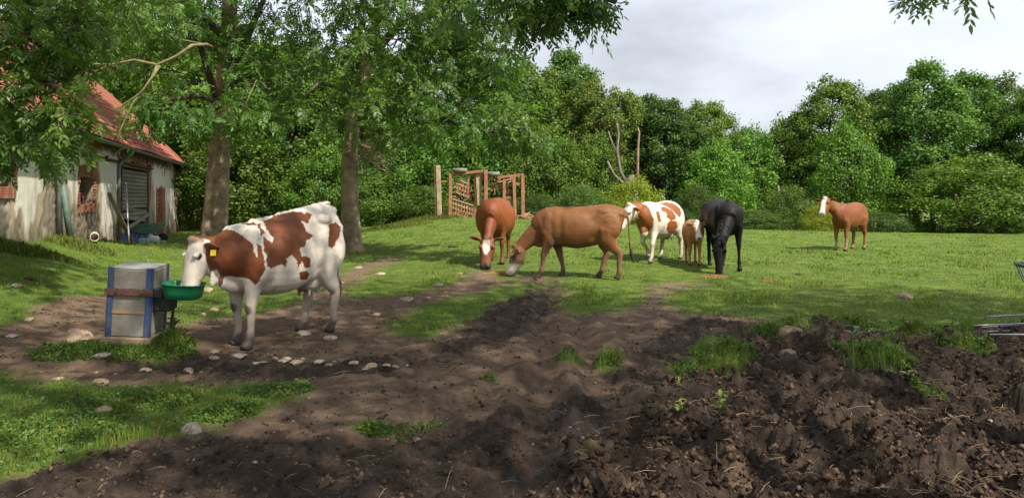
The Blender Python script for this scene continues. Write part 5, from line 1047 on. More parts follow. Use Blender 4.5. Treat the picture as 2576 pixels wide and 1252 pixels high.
for i, (u, v, Y, k, wp, rz, lab) in enumerate(rows):
    if v < 275: belt(u, v, Y, k, wp, rz, 'broadleaf_tree', lab, BG)
    else: belt(u, v, Y, i % 2, wp, rz, 'broadleaf_tree', lab, BG, H=7.0, src=mids, W0=(7.0, 6.4)[i % 2])['category'] = 'tree'
SH = 'shrubs along the pasture edge'
shr = [(1065, 470, 34.5, 0, 130, .3, 'bright bush at the left foot of the cultivator'), (960, 440, 35, 0, 170, 1.3, 'big leafy bush right of the right ash trunk'), (1360, 490, 36, 1, 110, 2.3, 'dark bush right of the cultivator'), (1470, 470, 36, 1, 130, 3.0, 'round bush behind the brown cow'), (1600, 455, 37, 2, 130, .7, 'yellow green bush under the dead trunk'),
       (1690, 520, 37, 1, 100, 1.7, 'grey green bush behind the walking cow'), (1765, 470, 38, 1, 110, 2.9, 'grey green bush behind the calf'), (1905, 530, 38, 1, 130, 4.1, 'grey green bush right of the horse'), (1985, 470, 39, 0, 120, 5.1, 'green bush between horse and far cow'), (2065, 520, 36.5, 2, 80, .2, 'yellow bush just left of the far cow'),
       (2215, 535, 38, 1, 120, 1.1, 'dull green bush just right of the far cow'), (1540, 520, 38, 0, 110, 2.7, 'small green bush left of the yellow bush'), (700, 500, 38, 1, 200, 3.7, 'shaded bush in the dark wood behind the drinking cow'), (480, 470, 41, 2, 90, .6, 'yellow green bush at the far barn corner'), (820, 510, 38, 1, 120, 4.6, 'shaded bush behind the right ash trunk'),
       (2330, 562, 42, 1, 150, 2.2, 'dark undergrowth bush beneath the tallest tree'), (2500, 562, 43, 1, 190, 5.6, 'dark undergrowth bush beneath the bright maple'), (1240, 500, 37, 1, 180, .9, 'dark bush seen through the cultivator frame')]
for u, v, Y, k, wp, rz, lab in shr: belt(u, v, Y, k, wp, rz, 'shrub', lab, SH, H=(5.0, 5.0, 4.0)[k], src=shrub, W0=(5.4, 5.0, 4.4)[k])
# bare trunks standing in the shade of the wood
TRK = 'bare stems in the shaded wood'
for u, Y, r_, l in ((620, 37, .09, .02), (668, 39, .07, -.03), (742, 38, .10, .04), (775, 36, .08, .10), (790, 36.2, .07, -.06), (812, 40, .09, .0), (2345, 44, .13, .01), (2400, 43, .16, .03), (2290, 45, .10, -.02), (2470, 44, .11, .0), (1165, 42, .12, .03), (1420, 40, .10, -.03), (1450, 42, .12, .05), (2190, 42, .09, .02), (1960, 43, .11, -.02)):
    p = P(u, 500, Y); z = gzm(p.x, Y) - .3; h = random.Random(u).uniform(2.6, 3.6)
    pts = [(p.x + l * h * t * (1 + .4 * math.sin(t * 5)), Y, z + h * t) for t in np.linspace(0, 1, 6)]
    tag(obj('tree_stem', MB().tube(pts, [r_ * (1.2 - .7 * t) for t in np.linspace(0, 1, 6)], 8).mesh('tree_stem', True), bark_grey if u > 1100 else bark_dark), 'dark slim stem standing in the shaded wood behind the drinking cow' if u < 900 else 'grey bare stem behind the cultivator' if u < 1200 else 'grey bare stem among the bushes behind the brown cow' if u < 1500 else 'grey bare stem under the trees left of the far cow' if u < 2000 else 'grey bare stem under the tall trees right of the far cow', 'tree', TRK)
# broken dead tree
def dead_tree():
    Y = 41.5; c = P(1592, 560, Y); root = empty('dead_tree', (c.x, Y, gzm(c.x, Y))); tag(root, 'pale dead tree with two split trunks and snapped top', 'tree'); z0 = root.location.z
    def q(u, v, d=0): p = P(u, v, Y); return Vector((p.x - c.x, d, p.z - z0))
    mb = MB(); mb.tube([q(1592, 600), q(1592, 500), q(1590, 462), q(1588, 440)], [.40, .32, .26, .15], 12)
    obj('trunk', mb.mesh('trunk', True), bark_grey, root)
    for pts, r0, m_ in ((((1580, 470), (1560, 430), (1552, 380), (1556, 335), (1552, 310)), .10, bark_grey), (((1602, 470), (1604, 420), (1605, 370), (1608, 332), (1604, 322)), .085, mat('split_wood', (.28, .20, .135), .9, var=.35)), (((1572, 465), (1545, 440), (1528, 405)), .08, bark_grey), (((1560, 400), (1540, 360), (1530, 330)), .05, bark_grey)):
        obj('limb', MB().tube([q(*p) for p in pts], [r0 * (1 - .5 * i / len(pts)) for i in range(len(pts))], 8).mesh('limb', True), m_, root)
dead_tree()

# ---- ash trees: compound leaves of lance-shaped leaflets on drooping sprays
def ash_leaves(pos, dr, size, r_, tone, tone2, nl=4, poly=True):
    """pos (n,3) leaf bases, dr (n,3) rachis directions; 2*nl+1 leaflets each"""
    n = len(pos); dr = norm(dr); side = norm(np.cross(dr, np.array((0, 0, 1.0)) + r_.normal(0, .35, (n, 3)))); up = np.cross(side, dr)
    V = []; s = size[:, None]; sag = np.array((0, 0, -1.0))
    tw = np.clip(.45 + .35 * noise(pos[:, :1] * 1.4, pos[:, 2:] * 1.4, s=7) + .25 * r_.normal(size=(n, 1)), 0, 1); cc = (np.array(tone) * (1 - tw) + np.array(tone2) * tw) * r_.uniform(.75, 1.25, (n, 1))
    for k in range(2 * nl + 1):
        if k == 2 * nl: t, sg, ln = 1.0, 0, 1.0
        else: t, sg, ln = .25 + .70 * (k // 2) / (nl - .5), (1 if k % 2 else -1), .75 + .25 * math.sin(math.pi * (k // 2 + 1) / (nl + 1))
        b0 = pos + dr * s * t + sag * s * .18 * t * t
        d = norm(dr * (.62 if sg else 1) + side * sg * .78 + sag * .16 + r_.normal(0, .16, (n, 3))); L_ = s * .42 * ln; wv = norm(np.cross(d, up + r_.normal(0, .25, (n, 3)))) * L_ * .20
        if poly: V.append(np.stack([b0, b0 + d * L_ * .28 + wv * .85, b0 + d * L_ * .58 + wv * .85 + sag * L_ * .03, b0 + d * L_ + sag * L_ * .10, b0 + d * L_ * .58 - wv * .85 + sag * L_ * .03, b0 + d * L_ * .28 - wv * .85], 1))
        else: V.append(np.stack([b0, b0 + d * L_ * .42 + wv * 1.1, b0 + d * L_ + sag * L_ * .1, b0 + d * L_ * .42 - wv * 1.1], 1))
    V = np.concatenate(V); m_ = V.shape[1]
    return V.reshape(-1, 3), np.arange(len(V) * m_).reshape(-1, m_), np.repeat(np.tile(cc, (2 * nl + 1, 1)), m_, 0)
def sprays(center, rad, n, r_, out_bias, droop=.32, per=7, spread=.42):
    """n drooping sprays inside an ellipsoid; returns leaf bases, directions and twig polylines"""
    P_, D_, tw = [], [], []
    for i in range(n):
        d = norm(r_.normal(size=3)); p = np.array(center) + d * np.array(rad) * (r_.random() ** .45)
        g = norm(np.array(out_bias) * 1.0 + r_.normal(0, .55, 3) + d * .6); L_ = spread * r_.uniform(.7, 1.4); pts = [p]
        for j in range(3): g = norm(g + np.array((0, 0, -droop * .35))); pts.append(pts[-1] + g * L_ / 3)
        tw.append(pts)
        for j in range(per):
            t = (j + r_.random()) / per * 2.98; a = int(t); q = pts[a] + (pts[a + 1] - pts[a]) * (t - a); P_.append(q); D_.append(norm(g * .5 + r_.normal(0, .75, 3) + np.array((0, 0, -droop))))
    return np.array(P_), np.array(D_), tw
A1, A2 = (.074, .150, .036), (.185, .285, .054)
def ash_tree(name, base, trunk_pts, radii, limbs_, blobs, label, seed, extra=None, shade=None, dens=.36):
    """trunk_pts world; limbs_: (pts, r0); blobs: (centre, radii, sprays, bias, leaf size)"""
    r_ = np.random.default_rng(seed); root = empty(name, base); tag(root, label, 'tree', 'ash trees in the yard'); bv = Vector(base)
    T = np.array([(Vector(p) - bv)[:] for p in trunk_pts]); s_ = np.r_[0, np.cumsum(np.linalg.norm(np.diff(T, axis=0), axis=1))]; ns = 150; ss = np.linspace(0, s_[-1], ns); c3 = np.stack([np.interp(ss, s_, T[:, i]) for i in range(3)], 1); rr = np.interp(ss, s_, radii)
    for _ in range(6): c3[1:-1] = (c3[:-2] + c3[2:] + 2 * c3[1:-1]) / 4; rr[1:-1] = (rr[:-2] + rr[2:] + 2 * rr[1:-1]) / 4
    na = 40; an = np.linspace(0, 2 * np.pi, na, endpoint=False); A_, S_ = np.meshgrid(an, ss); cx, cy = np.cos(A_), np.sin(A_)
    rad = rr[:, None] * (1 + .05 * fbm(cx * 1.2 + seed, cy * 1.2, S_ * .5, s=seed, o=2) + .045 * fbm(cx * 5, cy * 5, S_ * 1.1, s=seed + 5, o=3) + .10 * np.exp(-S_ / .5) * np.sin(A_ * 5 + seed) + .02 * np.maximum(0, noise(cx * 1.5, cy * 1.5, S_ * 1.4, s=seed + 9)))
    tv = np.stack([c3[:, None, 0] + rad * cx, c3[:, None, 1] + rad * cy, c3[:, None, 2] + 0 * rad], -1).reshape(-1, 3); ti = (np.arange(ns - 1)[:, None] * na + np.arange(na)[None]); tj = (np.arange(ns - 1)[:, None] * na + (np.arange(na)[None] + 1) % na)
    obj('trunk', raw_mesh('trunk', tv, np.stack([ti, tj, tj + na, ti + na], -1).reshape(-1, 4), smooth=True), bark_ash, root)
    lm = MB()
    for pts, r0 in limbs_: n = len(pts); obj('limb', MB().tube([Vector(p) - bv for p in pts], [r0 * (1 - .72 * i / (n - 1)) for i in range(n)], 8).mesh('limb', True), bark_dark, root)
    Vs, Fs, Cs, kk = [], [], [], 0
    for c, rad, n, bias, ls in blobs:
        p, d, tw = sprays(c, rad, max(6, int(n * dens)), r_, bias)
        ok = np.array([True] * len(p)); v, f, cc = ash_leaves(p[ok], d[ok], ls * r_.uniform(.7, 1.25, len(p)), r_, A1, A2, 4, True); Vs.append(v); Fs.append(f + kk); Cs.append(cc); kk += len(v)
        cv = Vector(c)
        for t in tw[::2]: lm.tube([Vector(q) - bv for q in t], [.010, .008, .006, .004], 4, False)
        for t in tw[::9]: a = Vector(t[0]); m_ = a.lerp(cv, .5) + Vector(r_.normal(0, .1, 3)); lm.tube([cv - bv, m_ - bv, a - bv], [.022, .014, .008], 5, False)
    obj('twigs', lm.mesh('twigs', True), bark_dark, root)['kind'] = 'stuff'
    obj('crown', raw_mesh('crown', np.concatenate(Vs) - np.array(base), np.concatenate(Fs), np.concatenate(Cs)), ash_m, root)
    if shade:
        pos, sz, nn = shade; v, f = quads(pos, nn, sz, r_, .5); tw = r_.random((len(pos), 1)); o = obj('upper_crown', raw_mesh('upper_crown', v - np.array(base), f, np.repeat(np.array(A1) * (1 - tw) + np.array(A2) * tw, 4, 0)), ash_m, root)
    if extra: extra(root, bv)
    return root
def B(u, v, Y, ru, rv, ry, n, bias=(0, -.2, -.3), ls=.30): p = P(u, v, Y); return (tuple(p), (ru / FPX * Y, ry, rv / FPX * Y), n, bias, ls)
def upper(c, rad, n, seed, ls=.26, clump=60):
    r_ = np.random.default_rng(seed); d = norm(r_.normal(size=(clump, 3))) * (r_.random((clump, 1)) ** .4); cc = np.array(c) + d * np.array(rad); ci = r_.integers(0, clump, n)
    pos = cc[ci] + r_.normal(0, 1, (n, 3)) * np.array((.75, .75, .5)); return pos, ls * r_.uniform(.6, 1.3, n), norm(r_.normal(0, .5, (n, 3)) + np.array((0, 0, .8)))
# left ash
Y1 = 24.5; t1 = [P(534, 645, Y1), P(536, 612, Y1), P(540, 560, Y1), P(546, 480, Y1), P(552, 380, Y1), P(559, 280, Y1), P(568, 180, Y1), P(576, 60, Y1), P(582, -80, Y1), P(590, -300, Y1 + .5)]
def lichen_bough(root, bv):
    Yb = 18.6
    def q(u, v, d=0): return P(u, v, Yb + d) - bv
    for pts, r0 in (([q(560, 150, 5.8), q(545, 122, 4.4), q(520, 112, 2.2), q(480, 120), q(440, 140), (q(395, 165)), q(340, 160), q(285, 165), q(240, 185), q(195, 225), q(150, 245)], .055), ([q(395, 165), q(370, 205), q(330, 255), q(300, 330), q(285, 360)], .04), ([q(398, 165), q(350, 235), q(315, 260), q(290, 300)], .03), ([q(240, 185), q(205, 215), q(180, 250), q(165, 285)], .03), ([q(285, 165), q(240, 165), q(200, 200)], .022), ([q(520, 112, 2.2), q(470, 105), q(430, 90)], .02),
                    ([q(590, 330, 1.5), q(625, 250, 1), q(640, 200, 1)], .03)):
        pts = [p + Vector(np.random.default_rng(int(abs(p.x * 100))).normal(0, .03, 3)) for p in pts]; obj('lichen_bough', MB().tube(pts, [r0 * (1 - .75 * i / (len(pts) - 1)) for i in range(len(pts))], 7).mesh('lichen_bough', True), twig_y, root)
l1 = [([P(555, 290, Y1), P(530, 200, Y1 - 1), P(505, 120, Y1 - 1.5), P(480, 95, Y1 - 2)], .16), ([P(562, 200, Y1), P(610, 120, Y1 - .5), P(650, 30, Y1 - 1), P(690, -60, Y1 - 1)], .17), ([P(570, 100, Y1), P(500, 30, Y1 - 1), P(420, -40, Y1 - 2)], .16), ([P(557, 240, Y1), P(600, 200, Y1 - 1), P(660, 210, Y1 - 2.5), P(700, 260, Y1 - 3)], .1), ([P(557, 260, Y1), P(500, 240, Y1 - 2), P(430, 250, Y1 - 3), P(360, 290, Y1 - 4)], .1)]
b1 = [B(630, 265, 21, 90, 55, 1.6, 100), B(680, 295, 21, 55, 36, 1.2, 40), B(470, 275, 20.5, 85, 48, 1.6, 66), B(390, 285, 20, 65, 40, 1.3, 40), B(325, 300, 19.5, 45, 28, 1, 18), B(560, 295, 21, 70, 32, 1.2, 34), B(650, 150, 22.5, 90, 75, 2, 85), B(440, 180, 23, 110, 60, 2, 70), B(480, 60, 22.5, 140, 60, 2, 130), B(330, 60, 21, 120, 60, 2, 110), B(650, 30, 22.5, 130, 60, 2, 120), B(760, 120, 23, 80, 80, 2, 80), B(740, 200, 21.5, 55, 45, 1.2, 45), B(300, 130, 22, 70, 45, 1.3, 45), B(560, -40, 23, 260, 60, 3, 130)]
c1 = P(575, -330, Y1)
ash_tree('ash_tree', tuple(P(541, 615, Y1)), t1, [.58, .46, .39, .345, .315, .29, .27, .25, .21, .10], l1, b1, 'stout ash with dappled trunk between the barn and the drinking cow', 31, lichen_bough, upper(c1, (4.8, 4.2, 3.4), 16000, 5))
# right ash
Y2 = 22.6; t2 = [P(888, 655, Y2), P(886, 632, Y2), P(883, 600, Y2), P(880, 520, Y2), P(880, 420, Y2), P(886, 320, Y2), P(905, 230, Y2), P(930, 130, Y2), P(955, 20, Y2), P(975, -120, Y2), P(990, -300, Y2)]
l2 = [([P(905, 235, Y2), P(980, 170, Y2 - 1), P(1080, 130, Y2 - 2), P(1200, 120, Y2 - 3), P(1290, 130, Y2 - 3.5)], .13), ([P(930, 140, Y2), P(1010, 60, Y2 - 1), P(1120, 20, Y2 - 2), P(1260, 10, Y2 - 3)], .14), ([P(890, 300, Y2), P(980, 280, Y2 - 1.5), P(1100, 300, Y2 - 3), P(1230, 330, Y2 - 4), P(1330, 350, Y2 - 4.5)], .10), ([P(900, 250, Y2), P(860, 220, Y2 - 1), P(800, 210, Y2 - 2), P(740, 270, Y2 - 2.5)], .08), ([P(950, 60, Y2), P(900, -20, Y2 - 1), P(820, -60, Y2 - 1)], .13), ([P(910, 215, Y2), P(1000, 220, Y2 + 1), P(1100, 230, Y2 + 1.5)], .09)]
b2 = [B(1250, 315, 17.8, 90, 45, 1.2, 80), B(1330, 325, 17.5, 50, 36, .9, 38), B(1120, 290, 18.5, 110, 60, 1.4, 110), B(1000, 240, 19.5, 110, 70, 1.5, 120), B(1100, 170, 19.5, 130, 70, 1.6, 150), B(1220, 200, 19, 90, 60, 1.3, 90), B(1250, 130, 18.8, 60, 45, 1.0, 55), B(1000, 100, 20, 120, 70, 1.8, 140), B(1130, 60, 19.5, 120, 60, 1.6, 130), B(1220, 60, 19, 70, 45, 1.2, 50), B(870, 130, 21, 90, 80, 1.6, 100), B(830, 250, 20.5, 70, 55, 1.2, 60), B(880, 20, 21, 110, 60, 1.8, 100), B(1040, 0, 20, 160, 45, 2, 110), B(940, 330, 20, 70, 35, 1.0, 36), B(1030, 350, 19, 80, 25, 1, 22), B(1330, 300, 18, 40, 30, .8, 16), B(1000, -50, 21, 240, 50, 3, 120)]
def bare_twigs(root, bv):
    r_ = np.random.default_rng(9); mb = MB()
    for i in range(46):
        a = P(905, 380 + r_.uniform(-20, 50), Y2 + .3); u, v = r_.uniform(930, 1020), r_.uniform(325, 440); c = P(u, v, Y2 + r_.uniform(-.8, 1.0)); m_ = a.lerp(c, .55) + Vector((0, 0, r_.uniform(-.05, .3)))
        e_ = c + Vector(r_.normal(0, .22, 3)); mb.tube([a - bv, m_ - bv, c - bv, e_ - bv], [.016, .012, .008, .003], 4, False)
    obj('dry_twigs', mb.mesh('dry_twigs'), dry_tw, root)['kind'] = 'stuff'
    for (u0, v0, u1, v1, r0) in ((905, 440, 985, 415, .03), (905, 378, 905, 378, .03), (862, 395, 845, 400, .02)):
        a, c = P(u0, v0, Y2 - .1), P(u1, v1, Y2 - .5); obj('dead_stub', MB().tube([P(884, v0 - 6, Y2) - bv, a - bv, c - bv], [r0 * 1.2, r0, r0 * .5], 6).mesh('dead_stub', True), dry_tw, root)
c2 = P(985, -330, Y2)
ash_tree('ash_tree', tuple(P(886, 634, Y2)), t2, [.46, .36, .29, .26, .235, .20, .18, .165, .15, .12, .06], l2, b2, 'slimmer ash with smooth trunk leaning right, beside the worn path', 32, bare_twigs, upper(c2, (4.6, 3.8, 3.2), 14000, 6))
# overhanging ash whose trunk stands left of the view
Bx, By = -10.5, 8.2; bz3 = gzm(Bx, By); t3 = [(Bx, By, bz3 - .2), (Bx, By, bz3 + .3), (Bx + .1, By, 2.5), (Bx + .3, By - .1, 5), (Bx + .5, By - .2, 8), (Bx + .7, By - .4, 12)]
l3 = [([(Bx + .2, By, 3.6), P(-250, 60, 10.5), P(-60, 110, 11), P(80, 160, 11), P(150, 230, 10.8)], .15), ([(Bx + .3, By, 4.5), P(-250, -60, 11.5), P(20, -10, 12), P(190, 30, 12)], .15), ([(Bx + .5, By, 7.5), (-9, 12, 9.5), (-7, 15, 10)], .16), ([(Bx + .4, By - .1, 6), (-9, 5, 8), (-8, 3, 9)], .16)]
b3 = [B(60, 90, 11, 110, 90, 1.0, 120, ls=.24), B(170, 50, 11.8, 90, 60, 1.0, 75, ls=.24), B(70, 240, 10.8, 90, 80, .8, 100, ls=.24), B(150, 300, 10.6, 50, 55, .6, 34, ls=.24), B(20, 330, 10.6, 55, 35, .6, 30, ls=.24), B(250, -20, 12, 160, 40, 1.2, 60, ls=.24)]
sh3 = [upper((-9.5, 8.0, 9.0), (3.6, 3.6, 2.2), 9000, 10, .25, 60), upper((-3.8, 8.0, 9.2), (2.0, 2.0, 1.2), 2200, 14, .25, 26)]  # second clump is unseen canopy, added to shade the hanging leaves
ash_tree('ash_tree', (Bx, By, bz3), t3, [.55, .45, .40, .36, .30, .16], l3, b3, 'dark leafed ash overhanging the yard in front of the barn roof', 33, None, tuple(np.concatenate([s[i] for s in sh3]) for i in range(3)), .55)
# ash behind the viewer: its boughs reach into the top of the view and its crown shades the yard
Cx, Cy = 6.4, -3.2; bz4 = gzm(Cx, Cy); t4 = [(Cx, Cy, bz4 - .2), (Cx, Cy, bz4 + .3), (Cx - .1, Cy, 2.5), (Cx - .2, Cy + .2, 5), (Cx - .4, Cy + .6, 8), (Cx - .8, Cy + 1, 12)]
l4 = [([(Cx - .2, Cy + .2, 5), (5.4, 1, 6.6), (3.0, 5, 6.6), (1.4, 8, 5.2), (.6, 9.4, 4.25), (1.3, 9.6, 4.05)], .17), ([(Cx - .2, Cy + .2, 4.6), (6.6, 1, 5.6), (6.2, 5, 5.0), (5.2, 7.8, 4.0), (4.6, 8, 3.75)], .12), ([(Cx - .3, Cy + .4, 6.5), (3.5, 0, 9), (0, 2, 9.6), (-2.5, 3, 9.6)], .18), ([(Cx - .3, Cy + .4, 6.5), (7.5, 1, 9), (8.5, 4, 9.4)], .16), ([(Cx - .3, Cy + .4, 7), (4.5, 2, 9.5), (3.5, 5.5, 9.6)], .15)]
b4 = [B(1370, 0, 9.6, 110, 26, .6, 44, (.8, 0, -.1), .22), B(1340, 22, 9.6, 45, 16, .5, 14, (.3, 0, -.3), .22), B(1460, 5, 9.5, 32, 14, .3, 10, (.9, 0, 0), .22), B(2430, -44, 8.0, 55, 16, .5, 12, (-.8, 0, 0), .22), B(1260, -20, 9.7, 120, 25, .8, 36, (.5, 0, -.4), .24)]
sh4 = [upper((5.4, 3.0, 9.6), (5.2, 4.2, 2.0), 5600, 8, .25, 44), upper((.9, 2.8, 9.8), (4.0, 3.8, 1.7), 2200, 9, .25, 24), upper((10.6, 4.8, 9.6), (4.6, 4.0, 1.9), 5000, 12, .25, 36), upper((4.2, 6.6, 9.6), (3.0, 2.4, 1.4), 1500, 13, .25, 20)]
ash_tree('ash_tree', (Cx, Cy, bz4), t4, [.55, .45, .40, .36, .30, .16], l4, b4, 'ash whose leafy bough ends hang alone against the open sky', 34, None, tuple(np.concatenate([s[i] for s in sh4]) for i in range(3)), .9)

# ------------------------------------------------------------------ grass, muck crumbs, straw, weeds
grass_m = leaf_mat('grass_blade', .55, .30, (1.1, 1.15, .5))
def scatter(n, y0, y1, r_, k=.95, pw=1.0):
    y = y0 * (y1 / y0) ** (r_.random(n) ** pw); x = r_.uniform(-k, k, n) * (y * .72 + 1.2); return x, y
def blades(x, y, z, h, wd, r_, tone, tone2, lean=.5):
    n = len(x); a = r_.uniform(0, 6.283, n); d = np.c_[np.cos(a), np.sin(a), np.zeros(n)]; b = r_.uniform(0, 6.283, n); sd = np.c_[np.cos(b), np.sin(b), np.zeros(n)]
    p = np.c_[x, y, z - .008]; l = (lean * r_.random(n))[:, None]; hh = h[:, None]; m_ = p + np.c_[np.zeros(n), np.zeros(n), h * .55] + d * hh * l * .3; t = p + np.c_[np.zeros(n), np.zeros(n), h * (1 - .35 * l[:, 0])] + d * hh * l
    w_ = sd * wd[:, None]; V = np.stack([p - w_, p + w_, m_ + w_ * .8, t, m_ - w_ * .8], 1).reshape(-1, 3)
    tw = np.clip(.5 + .35 * noise(x * .9, y * .9, s=301) + .25 * r_.normal(size=n), 0, 1)[:, None]; c = (np.array(tone) * (1 - tw) + np.array(tone2) * tw) * r_.uniform(.7, 1.25, (n, 1))
    pt = sstep(.05, .45, fbm(x * .45, y * .45, s=331, o=4))[:, None]; c = c * (1 - .38 * pt) + np.array((.225, .255, .055)) * .38 * pt * r_.uniform(.7, 1.2, (n, 1))   # grazed, yellowing patches
    dry = (r_.random(n) < .07)[:, None]; c = np.where(dry, np.array((.26, .22, .09)), c)
    return V, np.arange(n * 5).reshape(n, 5), np.repeat(c, 5, 0)
r_ = np.random.default_rng(77); Vs, Fs, Cs, k = [], [], [], 0
T1, T2 = (.066, .138, .016), (.175, .262, .036)
for n, y0, y1, hm, hx, wd in ((140000, 3.6, 9, .016, .055, .0026), (110000, 9, 18, .016, .046, .0048), (90000, 18, 36, .018, .048, .010)):
    x, y = scatter(n, y0, y1, r_); z, g, dk, hp, tn, wt = height(x, y, full=True); cl_ = .5 + .5 * fbm(x * 2.2, y * 2.2, s=311, o=3)
    ok = r_.random(n) < g * (.35 + .9 * cl_); x, y, z, cl_, hp = x[ok], y[ok], z[ok], cl_[ok], hp[ok]
    h = r_.uniform(hm, hx, len(x)) * (.6 + .9 * cl_) * (1 + 1.3 * (noise(x * 1.6, y * 1.6, s=341) > .55)) * (1 + .9 * hp); v, f, c = blades(x, y, z, h, wd * r_.uniform(.7, 1.4, len(x)), r_, T1, T2)
    Vs.append(v); Fs.append(f + k); Cs.append(c); k += len(v)
# clover-like ground leaves in the near lawn and rank growth on the heap islands and under the barn
n = 26000; x, y = scatter(n, 4.3, 12, r_); z, g, dk, hp, tn, wt = height(x, y, full=True); ok = r_.random(n) < g * .8; x, y, z = x[ok], y[ok], z[ok]
v, f = quads(np.c_[x, y, z + r_.uniform(.01, .05, len(x))], norm(r_.normal(0, .35, (len(x), 3)) + np.array((0, 0, 1))), r_.uniform(.012, .035, len(x)), r_, .9)
Vs.append(v); Cs.append(np.repeat(np.array((.085, .17, .03)) * r_.uniform(.6, 1.4, (len(x), 1)), 4, 0)); F4 = f + k; k += len(v)
gro = obj('grass', raw_mesh('grass', np.concatenate(Vs), [np.concatenate(Fs), F4], np.concatenate(Cs)), grass_m); tag(gro, 'short cropped green grass over the pasture and lawn', 'grass', kind='stuff')
# tall rank tufts: around the trough, under the barn wall, bank, heap
def tuft_zone(cx, cy, rx, ry, n, hmin, hmax, seed, wd=.004, t1=(.06, .135, .016), t2=(.18, .29, .035)):
    q = np.random.default_rng(seed); a = q.uniform(0, 6.283, n); rd = np.sqrt(q.random(n)); x, y = cx + rx * rd * np.cos(a), cy + ry * rd * np.sin(a); z = height(x, y); kc = .45 + .55 * (fbm(x * 5, y * 5, s=seed) * .5 + .5) * 1.6
    return blades(x, y, z, q.uniform(hmin, hmax, n) * kc * (1.15 - .6 * rd), wd * q.uniform(.6, 1.5, n), q, t1, t2, .75)
zones = []; herb = []
for i, (u, v, wpx, d, n, h0, h1) in enumerate(((200, 880, 120, .28, 1500, .05, .16), (310, 895, 110, .18, 1500, .05, .15), (435, 868, 45, .28, 1500, .10, .32), (450, 895, 40, .2, 800, .05, .15), (1815, 890, 75, .5, 2600, .08, .22), (1735, 930, 40, .3, 900, .06, .18), (2190, 915, 90, .4, 3200, .10, .26), (1530, 908, 34, .25, 700, .05, .14), (2425, 890, 60, .3, 1200, .08, .2),
                                   (945, 1082, 50, .12, 500, .05, .13), (2305, 848, 60, .25, 900, .08, .2), (2150, 828, 80, .25, 1000, .06, .18), (1960, 840, 60, .3, 900, .05, .15), (890, 1010, 0, 0, 0, 0, 0), (1235, 965, 25, .1, 60, .06, .14), (2330, 996, 30, .15, 250, .06, .15), (700, 985, 90, .25, 1400, .05, .14), (560, 1040, 90, .25, 1600, .06, .15), (330, 1010, 160, .4, 2600, .06, .16), (120, 1080, 160, .5, 2600, .05, .14), (1425, 900, 30, .2, 260, .04, .1), (1060, 1060, 60, .14, 120, .05, .12), (1010, 1110, 20, .08, 60, .05, .1))):
    if n:
        p = GP(u, v); rx = wpx / FPX * p.y; zones.append(tuft_zone(p.x, p.y, rx, d, int(n * .65), h0 * .7, h1 * .75, 400 + i)); q = np.random.default_rng(800 + i); m_ = n; a = q.uniform(0, 6.283, m_); rd = np.sqrt(q.random(m_)) * 1.1; x, y = p.x + rx * rd * np.cos(a), p.y + d * rd * np.sin(a); z = height(x, y)
        v_, f_ = quads(np.c_[x, y, z + q.uniform(.01, h1 * .5, m_) * (1.2 - rd)], norm(q.normal(0, .4, (m_, 3)) + np.array((0, 0, 1))), q.uniform(.011, .034, m_), q, .75); herb.append((v_, f_, np.repeat(np.array((.085, .165, .026)) * q.uniform(.45, 1.6, (m_, 1)), 4, 0)))
for i, (u, v, Y, rx, ry, n) in enumerate(((60, 600, 14.2, 1.0, .8, 2600), (180, 606, 17.6, 1.0, .7, 1800), (20, 604, 13.8, .8, .8, 1500), (250, 612, 21.5, 1.0, .6, 900), (1040, 552, 29.3, 1.6, .8, 2400), (980, 565, 27.5, 1.6, .8, 1600), (1110, 552, 30, .9, .5, 900))):
    p = P(u, v, Y); zones.append(tuft_zone(p.x, p.y, rx, ry, n, .07, .24, 500 + i, .007, (.075, .135, .018), (.19, .26, .035)))
k = 0; Vs, Fs, Cs = [], [], []
for v, f, c in herb: Vs.append(v); Fs.append(f + k); Cs.append(c); k += len(v)
hb = obj('herbs', raw_mesh('herbs', np.concatenate(Vs), np.concatenate(Fs), np.concatenate(Cs)), grass_m); tag(hb, 'low broad leaved herbs growing among the rank grass tufts', 'herbs', kind='stuff')
k = 0; Vs, Fs, Cs = [], [], []
for v, f, c in zones: Vs.append(v); Fs.append(f + k); Cs.append(c); k += len(v)
tg = obj('rank_grass', raw_mesh('rank_grass', np.concatenate(Vs), np.concatenate(Fs), np.concatenate(Cs)), grass_m); tag(tg, 'taller rank grass and weeds on the heap and along walls', 'grass', kind='stuff')
